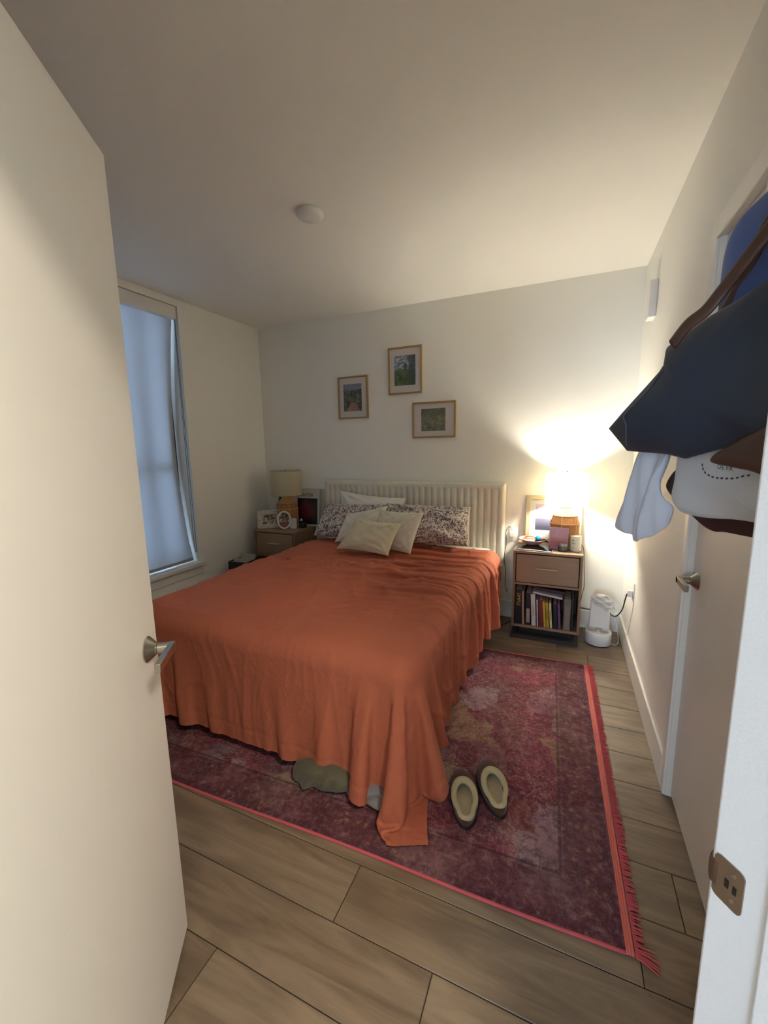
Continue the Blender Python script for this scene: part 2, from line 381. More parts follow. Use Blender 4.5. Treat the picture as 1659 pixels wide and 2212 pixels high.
# ================================================================ bed
def smooth_noise(nu,nv,k,rs):
    """band-limited random field on an nu x nv grid"""
    f=np.zeros((nu,nv),np.float32)
    U,V=np.meshgrid(np.linspace(0,1,nu),np.linspace(0,1,nv),indexing='ij')
    for _ in range(14):
        a,b=rs.uniform(-k,k,2);f+=np.sin(6.283*(a*U+b*V+rs.rand()))
    return f/3.7
def drape():
    """position-based cloth: a duvet dropped over the rounded box of the mattress, then gathered into wrinkles"""
    rs=np.random.RandomState(11)
    X0,X1,Y0,ZT,RR=-2.03,-.585,1.445,.555,.095     # inner box of the (rounded) thing it lies on
    U0,U1,V0,V1=-2.56,-.120,.945,3.20
    def run(P,Ru,Rv,steps,iters,g,top_fr,bend=.25,side_fr=.35,seed=0,damp=.97,box_r=RR):
        N,M=P.shape[:2];prev=P.copy()
        Rd=np.sqrt(Ru[:,:-1]**2+Rv[:-1,:]**2)
        Bu=Ru[:-1]+Ru[1:];Bv=Rv[:,:-1]+Rv[:,1:]
        def con(A,B,L,k):
            d=B-A;l=np.sqrt((d*d).sum(-1))+1e-9
            d*=((l-L)/l*(.5*k))[...,None]
            A+=d;B-=d
        for t in range(steps):
            vel=(P-prev)*damp
            prev=P.copy();P+=vel;P[...,2]-=g
            for it in range(iters):
                for o in (0,1):
                    con(P[o:N-1:2],P[o+1:N:2],Ru[o::2],1.)
                    con(P[:,o:M-1:2],P[:,o+1:M:2],Rv[:,o::2],1.)
                for o in (0,1):
                    con(P[o:N-1:2,:-1],P[o+1:N:2,1:],Rd[o::2],.5)
                    con(P[o:N-1:2,1:],P[o+1:N:2,:-1],Rd[o::2],.5)
                for o in (0,1,2,3):
                    con(P[o:N-2:4],P[o+2:N:4],Bu[o::4],bend)
                    con(P[:,o:M-2:4],P[:,o+2:M:4],Bv[:,o::4],bend)
            bulge=X1+.05*np.clip((P[...,1]-2.1)/.8,0,1)
            puffz=ZT+.010*np.sin(P[...,0]*7+P[...,1]*3)*np.sin(P[...,1]*6-P[...,0]*2)
            q=np.stack([np.minimum(np.maximum(P[...,0],X0),bulge),np.maximum(P[...,1],Y0),np.minimum(P[...,2],puffz)],-1)
            d=P-q;l=np.sqrt((d*d).sum(-1));ins=l<1e-6
            n=d/np.maximum(l,1e-6)[...,None];n[ins]=(0,0,1);l=np.where(ins,P[...,2]-puffz,l)
            hit=l<box_r
            P[hit]+=((box_r-l)[...,None]*n)[hit]
            fr=np.where(n[...,2]>.5,top_fr,side_fr)[...,None]
            mv=P-prev;mn=(mv*n).sum(-1,keepdims=True)*n
            P[hit]-=((mv-mn)*fr)[hit]
            fl=P[...,2]<.022
            P[...,2]=np.maximum(P[...,2],.022)
            P[fl,:2]=prev[fl,:2]+(P[fl,:2]-prev[fl,:2])*.3
        return P
    def rest(P0,su,sv,k):
        N,M=P0
        U=np.linspace(0,1,N)[:,None]*np.ones((1,M));V=np.linspace(0,1,M)[None,:]*np.ones((N,1))
        ex=np.clip(.5+.8*smooth_noise(N,M,5,np.random.RandomState(5)),0,1)
        ex2=np.clip(.5+.8*smooth_noise(N,M,5,np.random.RandomState(8)),0,1)
        right=np.clip((U-.3)/.35,0,1);head=.18+.82*np.clip((V-.30)/.22,0,1);foot=1-np.clip((V-.1)/.22,0,1)
        cn=np.exp(-(((U-1)/.10)**2+(V/.10)**2))
        eu=(1+k*(.012+.17*ex2*head*(1-right*.5)+.02*foot))*(1-.26*cn)
        ev=((1+k*(.016+.24*(.12+.88*ex)*head*(.5+.5*right)+.04*right)))*(1-.22*cn)
        return (su*eu[:-1]).astype(np.float32),(sv*ev[:,:-1]).astype(np.float32)
    N,M=74,66
    u=np.linspace(U0,U1,N);v=np.linspace(V0,V1,M);hu,hv=u[1]-u[0],v[1]-v[0]
    P=np.stack(np.meshgrid(u,v,indexing='ij')+[np.full((N,M),.68)],-1).astype(np.float32)
    P[...,2]+=.012*smooth_noise(N,M,9,rs)
    P=run(P,*rest((N,M),hu,hv,0),150,8,.0014,.8)
    def up(A):
        B=np.zeros((A.shape[0]*2-1,A.shape[1],3),np.float32);B[::2]=A;B[1::2]=(A[1:]+A[:-1])/2
        C=np.zeros((B.shape[0],A.shape[1]*2-1,3),np.float32);C[:,::2]=B;C[:,1::2]=(B[:,1:]+B[:,:-1])/2
        return C
    P[...,2]+=.022*smooth_noise(N,M,11,rs)
    for k in (.3,.6): P=run(P,*rest((N,M),hu,hv,k),22,8,.0007,.93,.05,.5,damp=.9)
    for lev,(steps,g,am,ks,bend) in enumerate(((24,.0006,.004,(.75,.95),.08),(18,.0004,.0015,(1.,),.3))):
        P=up(P);N,M=P.shape[:2];hu/=2;hv/=2
        P[...,2]+=am*smooth_noise(N,M,22*(lev+1),rs)
        for k in ks: P=run(P,*rest((N,M),hu,hv,k),steps,8,g,.93,bend,.5,damp=.9)
    # slept-in creases: raised folds, mostly across the bed, running on over the right-hand edge
    rs=np.random.RandomState(21)
    def wave(ku,kv,n=22):
        f=np.zeros((N,M))
        for _ in range(n): f+=np.sin(6.283*(rs.uniform(-ku,ku)*Uw+rs.uniform(-kv,kv)*Vw+rs.rand()))
        return f/np.sqrt(n/2)
    Uw=np.linspace(0,1,N)[:,None]*np.ones((1,M));Vw=np.linspace(0,1,M)[None,:]*np.ones((N,1))
    U_,V_=Uw.copy(),Vw.copy()
    Uw=Uw+.018*smooth_noise(N,M,5,rs);Vw=Vw+.022*smooth_noise(N,M,5,rs)
    a1,a2,a3=wave(3,13),wave(8,10),wave(4,22)
    g1=np.clip(.55+.6*smooth_noise(N,M,3,rs),0,1);g2=np.clip(.45+.7*smooth_noise(N,M,3,rs),0,1)
    top=np.clip((V_-.21)/.16,0,1)*(.55+.45*np.clip((U_-.25)/.3,0,1))
    h=top*(.016*g1*np.exp(-(a1/.30)**2)+.010*g2*np.exp(-(a2/.22)**2)+.0045*g1*np.exp(-(a3/.25)**2))
    h+=.0030*(1-top)*np.exp(-(wave(26,3)/.3)**2)*np.clip((.27-V_)/.1,0,1)      # faint vertical pleats down the foot
    h-=.0025*np.exp(-((V_-.030)/.0022)**2)+.0025*np.exp(-((U_-.972)/.002)**2)                   # stitched hem line
    tu=np.gradient(P,axis=0);tv=np.gradient(P,axis=1);nn=np.cross(tu,tv);nn/=np.linalg.norm(nn,axis=-1,keepdims=True)+1e-9
    P=P+nn*h[...,None];P[...,2]=np.maximum(P[...,2],.020)
    return P
M_sheet = fabric('white_sheet', (226, 222, 214), 500, .85, .04, .15)
M_boucle = fabric('cream_upholstery', (226, 220, 206), 420, .95, .05, .5)

def duvet_cotton():
    t = NT('terracotta_cotton'); v = t.map(); d = t.mix(.10, v, t.noise(v, 2.5, 3, out='Color')); hs = []
    for sc, rot in (((5, 16, 5), .25), ((14, 5, 9), -.5)):
        n = t.noise(t.n('Mapping', {'Vector': d, 'Scale': sc, 'Rotation': (0, 0, rot)}).outputs[0], 1.0, 3, .55)
        hs.append(t.math('POWER', t.math('SUBTRACT', 1.0, t.math('ABSOLUTE', t.math('MULTIPLY', t.math('SUBTRACT', n, .5), 5.0))), 3.0))
    gate = t.ramp(t.noise(v, 2.2, 2), [(.35, (.25,)*3+(1,)), (.6, WH)])
    h = t.math('MULTIPLY', t.math('ADD', hs[0], hs[1]), gate)
    w_ = t.noise(v, 900, 2); t.base(t.mix(t.math('MULTIPLY', w_, .3), L((178, 98, 72)), L((148, 79, 58))))
    t.bump(h, .15, .008); return t.fin(.85)
M_duvet = duvet_cotton()
BX0, BX1 = -2.135, -.440
bed = thing('bed', 'low bed with tall cream channel-tufted headboard against the back wall', 'bed', ((BX0+BX1)/2, 3.0, 0))
def rel(o, root):            # mesh written in world coordinates, hung under a root elsewhere
    o.matrix_parent_inverse = root.matrix_basis.inverted(); return o
def headboard():
    """upholstered board with vertical channels and a plain rolled border"""
    n = 30; h0, h1 = .50, 1.158; pts = []
    xs = np.linspace(BX0, BX1, n*10+1); zs = np.r_[np.linspace(h0, h0+.05, 5), np.linspace(h0+.09, h1-.06, 10), np.linspace(h1-.05, h1, 7)]
    P = np.zeros((len(xs), len(zs), 3))
    for i, x in enumerate(xs):
        t = (x-BX0)/(BX1-BX0)
        for j, z in enumerate(zs):
            e = min(x-BX0, BX1-x, h1-z, z-h0+.02); bulge = .028*(1-(1-min(1, max(0, e)/.03))**2)**.5
            ch = 0
            inside = min(1, max(0, (min(x-BX0, BX1-x)-.035)/.02))*min(1, max(0, (h1-.045-z)/.02))
            f = (t*n) % 1; ch = -.016*inside*(1-abs(math.sin(PI*f))**.45)
            ws = .004*inside*math.sin(z*19+math.floor(t*n)*2.1)*math.exp(-((f-.5)/.3)**2)*.3
            P[i, j] = (x, 3.445-bulge-ch-ws, z)
    return P
P_ = headboard(); v_, e_, f_ = grid_mesh(P_)
ho = rel(obj('headboard_panel', (v_, [], f_), M_boucle, bed, smooth='all'), bed)
bm = bmesh.new(); box(bm, BX0+.004, BX1-.004, 3.430, 3.502, .46, 1.150)
rel(obj('headboard_board', bm, M_boucle, bed, bevel=.012), bed)
bm = bmesh.new(); box(bm, BX0+.05, BX1-.06, 3.40, 3.49, .0, .47)
rel(obj('headboard_base', bm, M_boucle, bed, bevel=.01), bed)
bm = bmesh.new(); box(bm, -2.08, -.60, 1.50, 3.41, .16, .32)
rel(obj('bed_rail', bm, M_boucle, bed, bevel=.012), bed)
M_leg = plain('dark_leg', (30, 24, 20), .5)
for x, y in ((-2.0, 1.6), (-.68, 1.6), (-2.0, 3.3), (-.68, 3.3)):
    bm = bmesh.new(); box(bm, x-.03, x+.03, y-.03, y+.03, 0.007, .16); rel(obj('leg', bm, M_leg, bed, bevel=.003), bed)
mt = obj('mattress', B(-2.09, -.515, 1.385, 3.415, .32, .625), M_sheet, None)
b_ = mt.modifiers.new('bevel', 'BEVEL'); b_.width = .06; b_.segments = 5
for p in mt.data.polygons: p.use_smooth = True
tag(mt, 'mattress in a white fitted sheet, bare corner showing beside the headboard', 'mattress')
Pd = drape()
du = obj('duvet', grid_mesh(Pd), M_duvet, None, smooth='all')
tag(du, 'rumpled terracotta orange duvet hanging over bed with one corner on the rug', 'duvet')
# ================================================================ pillows
def pillow_grid(cn, T, seed=1, n=44, m=34, pinch=.05, wr=.006, sag=.0, rib=0, p=2.3):
    """two inflated sheets between four corner points bl, br, tr, tl"""
    bl, br, tr_, tl = [np.array(c, float) for c in cn]
    N_ = np.cross((br-bl)+(tr_-tl), (tl-bl)+(tr_-br)); N_ /= np.linalg.norm(N_)
    s = np.sin(np.linspace(-PI/2, PI/2, n)); t = np.sin(np.linspace(-PI/2, PI/2, m))
    S, Tt = np.meshgrid(s, t, indexing='ij')
    S2 = S*(1-pinch*(1-Tt**2)*S**2); T2 = Tt*(1-pinch*1.3*(1-S**2)*Tt**2)
    a = ((S2+1)/2)[..., None]; b = ((T2+1)/2)[..., None]
    P0 = bl*(1-a)*(1-b)+br*a*(1-b)+tr_*a*b+tl*(1-a)*b
    h = T*(np.clip(1-np.abs(S)**p, 0, 1)*np.clip(1-np.abs(Tt)**p, 0, 1))**.55
    rs = np.random.RandomState(seed)
    noise = smooth_noise(n, m, 3.2, rs)*.5+smooth_noise(n, m, 8, rs)*.35
    cr = np.zeros_like(h)
    for cs, ct in ((-1, -1), (1, -1), (1, 1), (-1, 1)):      # creases running out of the corners
        ang = np.arctan2(Tt-ct, S-cs); rad = np.hypot(S-cs, Tt-ct)
        cr += np.sin(ang*11+seed+cs*2)*np.exp(-((rad-.45)/.35)**2)
    edge = np.clip((1-np.maximum(np.abs(S), np.abs(Tt)))*5, 0, 1)
    d = (noise*wr*1.6+cr*wr)*edge
    if rib: d = d+rib*np.abs(np.sin(S*PI*15))**.7*edge
    F = P0+N_*(h+d)[..., None]; Bk = P0-N_*(h*.75+d*.5)[..., None]
    F[..., 2] -= sag*(1-S**2)*np.clip(Tt, 0, 1)
    Bk[..., 2] -= sag*(1-S**2)*np.clip(Tt, 0, 1)
    return F, Bk
def pillow(name, cn, T, m, label, cat='pillow', **kw):
    F, Bk = pillow_grid(cn, T, **kw); v1, _, f1 = grid_mesh(F); v2, _, f2 = grid_mesh(Bk, True); k = len(v1)
    bm = bmesh.new(); vs_ = [bm.verts.new(v) for v in v1+v2]
    uv = None
    for f in f1: bm.faces.new([vs_[i] for i in f])
    for f in f2: bm.faces.new([vs_[i+k] for i in f])
    bmesh.ops.remove_doubles(bm, verts=bm.verts[:], dist=.0004)
    o = obj(name, bm, m, None, smooth='all', subsurf=1)
    if label: tag(o, label, cat, kw.get('group'))
    return o
def floral(name, dark, mid):
    """dense small blossoms and leaves printed on white cotton"""
    t = NT(name); v = t.map(); nz = t.noise(v, 30, 2, out='Color')
    v2 = t.mix(.010, v, nz)
    vo = t.n('TexVoronoi', {'Vector': v2, 'Scale': 42.0, 'Randomness': 1.0}); vs2 = t.n('TexVoronoi', {'Vector': v2, 'Scale': 120.0, 'Randomness': 1.0})
    blossom = t.ramp(vo.outputs['Distance'], [(.12, L(dark)), (.20, L((206, 192, 186))), (.34, L(mid)), (.44, L(mid)), (.50, L((214, 206, 200)))])
    pick = t.n('SeparateColor', {0: vo.outputs['Color']}).outputs[0]
    c = t.mix(t.ramp(pick, [(.62, BK), (.66, WH)], 'CONSTANT'), blossom, L((222, 214, 208)))
    leaf = t.ramp(vs2.outputs['Distance'], [(.40, WH), (.50, BK)])
    pick2 = t.n('SeparateColor', {0: vs2.outputs['Color']}).outputs[1]
    lc = t.ramp(pick2, [(0, L(dark)), (.35, L(mid)), (.6, L((150, 112, 100))), (.8, L((214, 206, 200)))], 'CONSTANT')
    c = t.mix(leaf, c, lc); t.base(c); t.bump(t.noise(v, 400, 2), .1, .001); return t.fin(.85)
M_flor1 = floral('floral_cotton', (34, 26, 32), (98, 80, 90)); M_flor2 = floral('floral_cotton_brown', (44, 32, 34), (112, 90, 88))
M_lin = fabric('cream_knit', (214, 202, 172), 260, .95, .06, .7); M_rib = fabric('ribbed_cream', (218, 210, 190), 500, .95, .05, .3)
M_tex = fabric('ivory_nubby', (222, 217, 203), 170, .95, .05, .9)
pillow('bed_pillow', [(-1.88, 3.19, .70), (-1.24, 3.19, .70), (-1.275, 3.365, 1.015), (-1.935, 3.375, 1.065)], .065, M_sheet,
       'plain white pillow against headboard behind the left floral sham, topmost on the bed', seed=3, wr=.009, pinch=.07)
pillow('bed_pillow', [(-1.20, 3.20, .69), (-.675, 3.20, .68), (-.705, 3.365, .962), (-1.19, 3.365, .965)], .06, M_sheet,
       'plain white pillow with only its edge showing behind the right floral sham', seed=4, wr=.008)
pillow('floral_sham', [(-2.045, 3.06, .69), (-1.30, 3.06, .70), (-1.28, 3.25, .965), (-2.02, 3.26, .945)], .085, M_flor1,
       'dark floral pillow at the left end of the headboard', seed=7, wr=.010, pinch=.02, p=3.4)
pillow('floral_sham', [(-1.34, 3.01, .70), (-.655, 3.07, .70), (-.69, 3.22, .975), (-1.40, 3.22, .985)], .088, M_flor2,
       'brown toned floral pillow at the right, beside the bare mattress corner', seed=8, wr=.013, pinch=.03, p=3.0)
pillow('throw_pillow', [(-1.735, 2.90, .69), (-1.36, 2.95, .69), (-1.335, 3.10, .985), (-1.70, 3.06, .905)], .062, M_tex,
       'ivory nubby square cushion leaning behind the beige lumbar cushion', 'cushion', seed=11, pinch=.06, wr=.005)
pillow('throw_pillow', [(-1.40, 2.85, .685), (-1.005, 2.735, .69), (-.955, 2.905, .975), (-1.355, 2.985, .965)], .058, M_rib,
       'cream square cushion with vertical ribs, right of the beige lumbar cushion', 'cushion', seed=12, pinch=.06, rib=.006, wr=.004, n=120)
pillow('throw_pillow', [(-1.603, 2.700, .69), (-1.140, 2.640, .69), (-1.092, 2.80, .899), (-1.511, 2.865, .905)], .062, M_lin,
       'beige knitted lumbar cushion, frontmost of the pillows on the duvet', 'cushion', seed=14, pinch=.07, wr=.005)
# ================================================================ things under the bed's foot
def puff(bm, outline, T, M, K=9, noise=0, seed=1, nseg=5, sharp=False, back=.8, nf=9, prof=.5):
    """inflated soft shape: outline in local x,z; thickness along local y (front = -y)"""
    pts = [Vector((p[0], 0, p[1])) for p in outline]
    if sharp:
        q = []
        for a, b in zip(pts, pts[1:]+pts[:1]): q += [a.lerp(b, i/nseg) for i in range(nseg)]
    else:
        n_ = len(pts); q = []
        for i in range(n_):
            a, b, c, d = pts[i-1], pts[i], pts[(i+1) % n_], pts[(i+2) % n_]
            for k in range(nseg):
                t = k/nseg; q.append(.5*((2*b)+(c-a)*t+(2*a-5*b+4*c-d)*t*t+(3*b-3*c+d-a)*t**3))
    cen = sum(q, Vector())/len(q); rs = random.Random(seed); ph = [(rs.uniform(-nf, nf), rs.uniform(-nf, nf), rs.uniform(0, 6)) for _ in range(7)]
    wob = lambda p: sum(math.sin(a*6.28*p.x+b*6.28*p.z+c) for a, b, c in ph)/2.6
    def ring(k, sgn):
        s = math.cos(PI/2*k/K); dep = T*(1-s*s)**prof*(1 if sgn < 0 else back); out = []
        for p in q:
            r = cen+(p-cen)*s; y = sgn*dep+noise*wob(r)*min(1, (1-s)*4); out.append(bm.verts.new(M @ Vector((r.x, y, r.z))))
        return out
    edge = ring(0, 1); n_ = len(q)
    for sgn in (-1, 1):
        prev = edge
        for k in range(1, K):
            cur = ring(k, sgn)
            for i in range(n_): bm.faces.new((prev[i], prev[(i+1) % n_], cur[(i+1) % n_], cur[i]))
            prev = cur
        c = bm.verts.new(M @ Vector((cen.x, sgn*T*(1 if sgn < 0 else back)+noise*wob(cen), cen.z)))
        for i in range(n_): bm.faces.new((prev[i], prev[(i+1) % n_], c))
    return bm
M_olive = fabric('olive_fabric', (92, 86, 68), 400, .9, .2); M_grey = fabric('grey_cotton', (128, 122, 124), 500, .9, .08)
bm = bmesh.new(); puff(bm, [(-.14, .03), (-.14, .09), (-.08, .125), (0, .13), (.1, .125), (.16, .09), (.15, .05), (.05, .022), (-.06, .018)], .07,
     Matrix.Translation((-.90, 1.345, -.005)) @ Matrix.Rotation(.1, 4, 'Z'), noise=.013, seed=3, nf=17, K=14)
tag(obj('crumpled_bag', bm, M_olive, None, smooth='all', subsurf=1), 'crumpled olive fabric bag on the rug, poking out from under the duvet', 'bag')
bm = bmesh.new(); puff(bm, [(-.13, .03), (-.12, .07), (-.03, .10), (.08, .09), (.12, .05), (.10, .018), (.0, .015), (-.09, .014)], .055,
     Matrix.Translation((-.675, 1.355, 0)) @ Matrix.Rotation(-.1, 4, 'Z'), noise=.012, seed=5, nf=16, K=14)
tag(obj('loose_sheet', bm, M_grey, None, smooth='all', subsurf=1), 'pale grey sheet bunched on the rug under the duvet hem, right of the olive bag', 'sheet')
# ================================================================ rug
RA = math.radians(1.95); RUGW, RUGD = 2.45, 1.70
MR = Matrix.Translation((.222, 1.170, 0)) @ Matrix.Rotation(RA, 4, 'Z')      # local origin = near right corner; field spans x<0, y>0
def rug_material():
    t = NT('distressed_rug'); v = t.tc.outputs['Object']
    big = t.noise(v, 1.7, 3, .6, out='Color'); mid = t.noise(v, 14, 3, .6, out='Color')
    vd = t.mix(.16, v, big); vd = t.mix(.05, vd, mid)
    vo = t.n('TexVoronoi', {'Vector': vd, 'Scale': 6.0, 'Randomness': .95}, distance='CHEBYCHEV'); pk = t.n('SeparateColor', {0: vo.outputs['Color']})
    pal = t.ramp(pk.outputs[0], [(0, L((114, 37, 56))), (.16, L((135, 57, 75))), (.30, L((132, 93, 104))), (.42, L((122, 65, 58))), (.54, L((154, 74, 92))),
        (.64, L((163, 148, 125))), (.72, L((99, 40, 53))), (.82, L((153, 128, 139))), (.90, L((150, 124, 88))), (1, L((77, 38, 59)))], 'CONSTANT')
    soft = t.ramp(t.noise(v, 3.1, 4, .65), [(.32, L((75, 33, 54))), (.45, L((130, 46, 65))), (.56, L((137, 81, 89))), (.68, L((165, 144, 138)))])
    c = t.mix(.42, pal, soft)
    # medallions
    m1 = t.n('TexVoronoi', {'Vector': vd, 'Scale': 5.5, 'Randomness': .5}); rings = t.math('SINE', t.math('MULTIPLY', m1.outputs['Distance'], 70.0))
    c = t.mix(t.math('MULTIPLY', t.ramp(rings, [(.5, BK), (.95, WH)]), .28), c, L((160, 134, 121)))
    # fine carved lines
    f = t.n('TexVoronoi', {'Vector': t.mix(.03, vd, t.noise(v, 45, 2, out='Color')), 'Scale': 46.0}, feature='DISTANCE_TO_EDGE'); ln = t.ramp(f.outputs['Distance'], [(.03, WH), (.10, BK)])
    gate = t.ramp(t.noise(v, 5.0, 2), [(.42, BK), (.58, WH)])
    c = t.mix(t.math('MULTIPLY', t.math('MULTIPLY', ln, gate), .62), c, L((67, 33, 43)))
    f2 = t.n('TexVoronoi', {'Vector': t.mix(.03, v, mid), 'Scale': 95.0}); sp = t.ramp(f2.outputs['Distance'], [(.22, WH), (.34, BK)])
    gate2 = t.ramp(t.noise(v, 6.5, 3), [(.46, BK), (.62, WH)])
    c = t.mix(t.math('MULTIPLY', t.math('MULTIPLY', sp, gate2), .55), c, L((198, 177, 168)))
    # border band
    s = t.n('SeparateXYZ', {0: v}); X = t.math('MULTIPLY', s.outputs[0], -1.0); Y = s.outputs[1]
    e = t.math('MINIMUM', t.math('MINIMUM', X, t.math('SUBTRACT', RUGW, X)), t.math('MINIMUM', Y, t.math('SUBTRACT', RUGD, Y)))
    bo = t.n('TexVoronoi', {'Vector': t.mix(.02, v, mid), 'Scale': 26.0}); bc = t.ramp(bo.outputs['Distance'], [(.12, L((133, 109, 80))), (.26, L((100, 47, 50))), (.5, L((78, 33, 42)))])
    bc = t.mix(t.ramp(t.noise(v, 4, 3), [(.45, BK), (.62, (.6,)*3+(1,))]), bc, L((129, 85, 93)))
    band = t.ramp(e, [(.155, WH), (.165, BK)], 'LINEAR'); c = t.mix(t.math('MULTIPLY', band, .8), c, bc)
    l1 = t.ramp(t.math('ABSOLUTE', t.math('SUBTRACT', e, .17)), [(.004, WH), (.008, BK)]); c = t.mix(t.math('MULTIPLY', l1, .7), c, L((57, 29, 38)))
    l2 = t.ramp(t.math('ABSOLUTE', t.math('SUBTRACT', e, .018)), [(.010, WH), (.016, BK)]); c = t.mix(t.math('MULTIPLY', l2, .6), c, L((75, 34, 56)))
    wear = t.noise(v, 60, 4, .7); c = t.mix(t.ramp(wear, [(.5, BK), (.75, (.5,)*3+(1,))]), c, L((151, 123, 126)))
    thread = t.n('TexWave', {'Vector': t.n('Mapping', {'Vector': v, 'Scale': (1, 170, 1)}).outputs[0], 'Scale': 1.0}).outputs['Fac']
    c = t.mix(t.math('MULTIPLY', thread, .2), c, L((75, 41, 49)))
    mot = t.noise(v, 26, 5, .75, .8); c = t.mix(t.ramp(mot, [(.40, (.55,)*3+(1,)), (.52, BK)]), c, L((64, 26, 36))); c = t.mix(t.ramp(mot, [(.56, BK), (.68, (.45,)*3+(1,))]), c, L((158, 132, 124)))
    t.base(c); t.bump(wear, .5, .003); return t.fin(.95)
M_coral = fabric('coral_yarn', (200, 84, 92), 300, .95, .18, .5)
rug = tag(bpy.data.objects.new('area_rug', None), 'distressed red and mauve patterned rug with coral fringe under the bed', 'rug'); C.objects.link(rug); rug.matrix_world = MR
bm = bmesh.new(); nx, ny = 90, 60; P = np.zeros((nx, ny, 3)); rs = np.random.RandomState(2); wv = smooth_noise(nx, ny, 5, rs)
for i in range(nx):
    for j in range(ny):
        P[i, j] = (-RUGW*(i/(nx-1)), RUGD*j/(ny-1), .0085+.0012*wv[i, j])
P[..., 1] += (.004*np.sin(P[..., 0]*5))*((P[..., 1] < .02)|(P[..., 1] > RUGD-.02))
v_, _, f_ = grid_mesh(P, True); obj('rug_pile', (v_, [], f_), rug_material(), rug, smooth='all')
for y_ in (0, RUGD):
    bm = bmesh.new(); tube(bm, [(-RUGW+i*RUGW/60, y_+.004*math.sin(-5*(RUGW-i*RUGW/60)), .006) for i in range(61)], .0052, 8)
    obj('edge_binding', bm, M_coral, rug, smooth='all')
bm = bmesh.new()
for k in range(3): tube(bm, [(.004+k*.0075, i*RUGD/80-.002, .0065) for i in range(81)], .0042, 6)
o = obj('braided_edge', bm, fabric('coral_braid', (214, 104, 94), 300, .95, .2, .6), rug, smooth='all')
bm = bmesh.new(); rg = random.Random(9)
for sx, x0 in ((1, .026), (-1, -RUGW-.004)):
    y = -.004
    while y < RUGD+.004:
        a = rg.gauss(0, .006); ln = rg.uniform(.022, .034); 
        if sx > 0 and y < .03: ln += .03; a -= .02*rg.random()
        tube(bm, [(x0, y, .007), (x0+sx*ln*.5, y+a*.4, .006), (x0+sx*ln, y+a, .003)], [.0024, .0020, .0012], 4)
        y += rg.uniform(.0030, .0044)
tag(obj('fringe', bm, M_coral, rug), kind='stuff')
# ================================================================ slippers
M_suede = fabric('brown_suede', (74, 42, 22), 500, .95, .2, .2); M_fleece = fabric('shearling', (186, 170, 132), 180, 1, .1, 1.0); M_insole = fabric('fleece_insole', (196, 182, 152), 200, 1, .15, .9)
def slipper(name, label, heel, toe, side):
    h, t_ = Vector(heel), Vector(toe); d = t_-h; Ls = d.length; ang = math.atan2(d.y, d.x)-PI/2
    root = thing(name, label, 'slipper', ((h+t_)/2).to_tuple(), ang, 'brown slippers on the rug')
    n = 48
    def outline(s, grow=0):
        out = []
        for i in range(n):
            a = 2*PI*i/n; y = math.sin(a); x = math.cos(a)
            wd = .055+.007*max(0, y)-.006*max(0, -y); bend = .006*side*(y*y)
            out.append(((x*(wd+grow))*s+bend, y*(Ls/2+grow)*s))
        return out
    def opening(grow=0):
        out = []
        for i in range(n):
            a = 2*PI*i/n; y = math.sin(a); x = math.cos(a)
            wd = .044+.004*y-.008*math.exp(-((y+.55)/.25)**2)
            out.append((x*(wd+grow)+.003*side, (y-1)*(.086+grow)+.040))
        return out
    bm = bmesh.new(); prism(bm, outline(1, .003), .0, .016); obj('sole', bm, plain('dark_rubber', (30, 20, 14), .7), root, smooth=True, bevel=.003)
    rim = opening(.004); bs = outline(1)
    rz = lambda y: .040+.016*min(1, max(0, (y+.12)/.17))**1.2
    bm = bmesh.new(); rings = []
    for k in range(10):
        t = k/9; f = (1-math.cos(t*PI/2)); g = math.sin(t*PI/2); r = []
        for (bx, by), (ox, oy) in zip(bs, rim): r.append(bm.verts.new((bx+(ox-bx)*f, by+(oy-by)*f, .014+(rz(oy)-.014)*g)))
        rings.append(r)
    for k in range(1, 5):            # inside wall
        r = []
        for (ox, oy), (bx, by) in zip(rim, outline(.84)): r.append(bm.verts.new((ox+(bx-ox)*(k/4)*.85, oy+(by-oy)*(k/4)*.85, rz(oy)-(rz(oy)-.024)*k/4)))
        rings.append(r)
    for a, b in zip(rings, rings[1:]):
        for i in range(n): bm.faces.new((a[i], a[(i+1) % n], b[(i+1) % n], b[i]))
    obj('upper', bm, M_suede, root, smooth='all')
    bm = bmesh.new(); pts = []; rr = []
    for (ox, oy) in opening(-.001):
        pts.append((ox, oy, rz(oy)+.002)); rr.append(.0105+.0045*min(1, max(0, (oy+.06)/.12)))
    tube(bm, pts, rr, 12, closed=True); o = obj('collar', bm, M_fleece, root, smooth='all')
    bm = bmesh.new(); ctr = bm.verts.new((0, -.02, .024)); r1 = [bm.verts.new((x*.9, y, .027)) for x, y in outline(.80)]
    rm = [bm.verts.new((x*.9, y-.01, .022)) for x, y in outline(.45)]
    for i in range(n): bm.faces.new((r1[i], r1[(i+1) % n], rm[(i+1) % n], rm[i])); bm.faces.new((rm[i], rm[(i+1) % n], ctr))
    obj('insole', bm, M_insole, root, smooth='all')
    return root
slipper('slipper', 'left brown slipper with cream fleece collar, nearer the duvet corner', (-.282, 1.372, .0105), (-.365, 1.640, .0105), -1)
slipper('slipper', 'right brown slipper with cream fleece collar, farther from the duvet corner', (-.176, 1.468, .0105), (-.280, 1.742, .0105), 1)
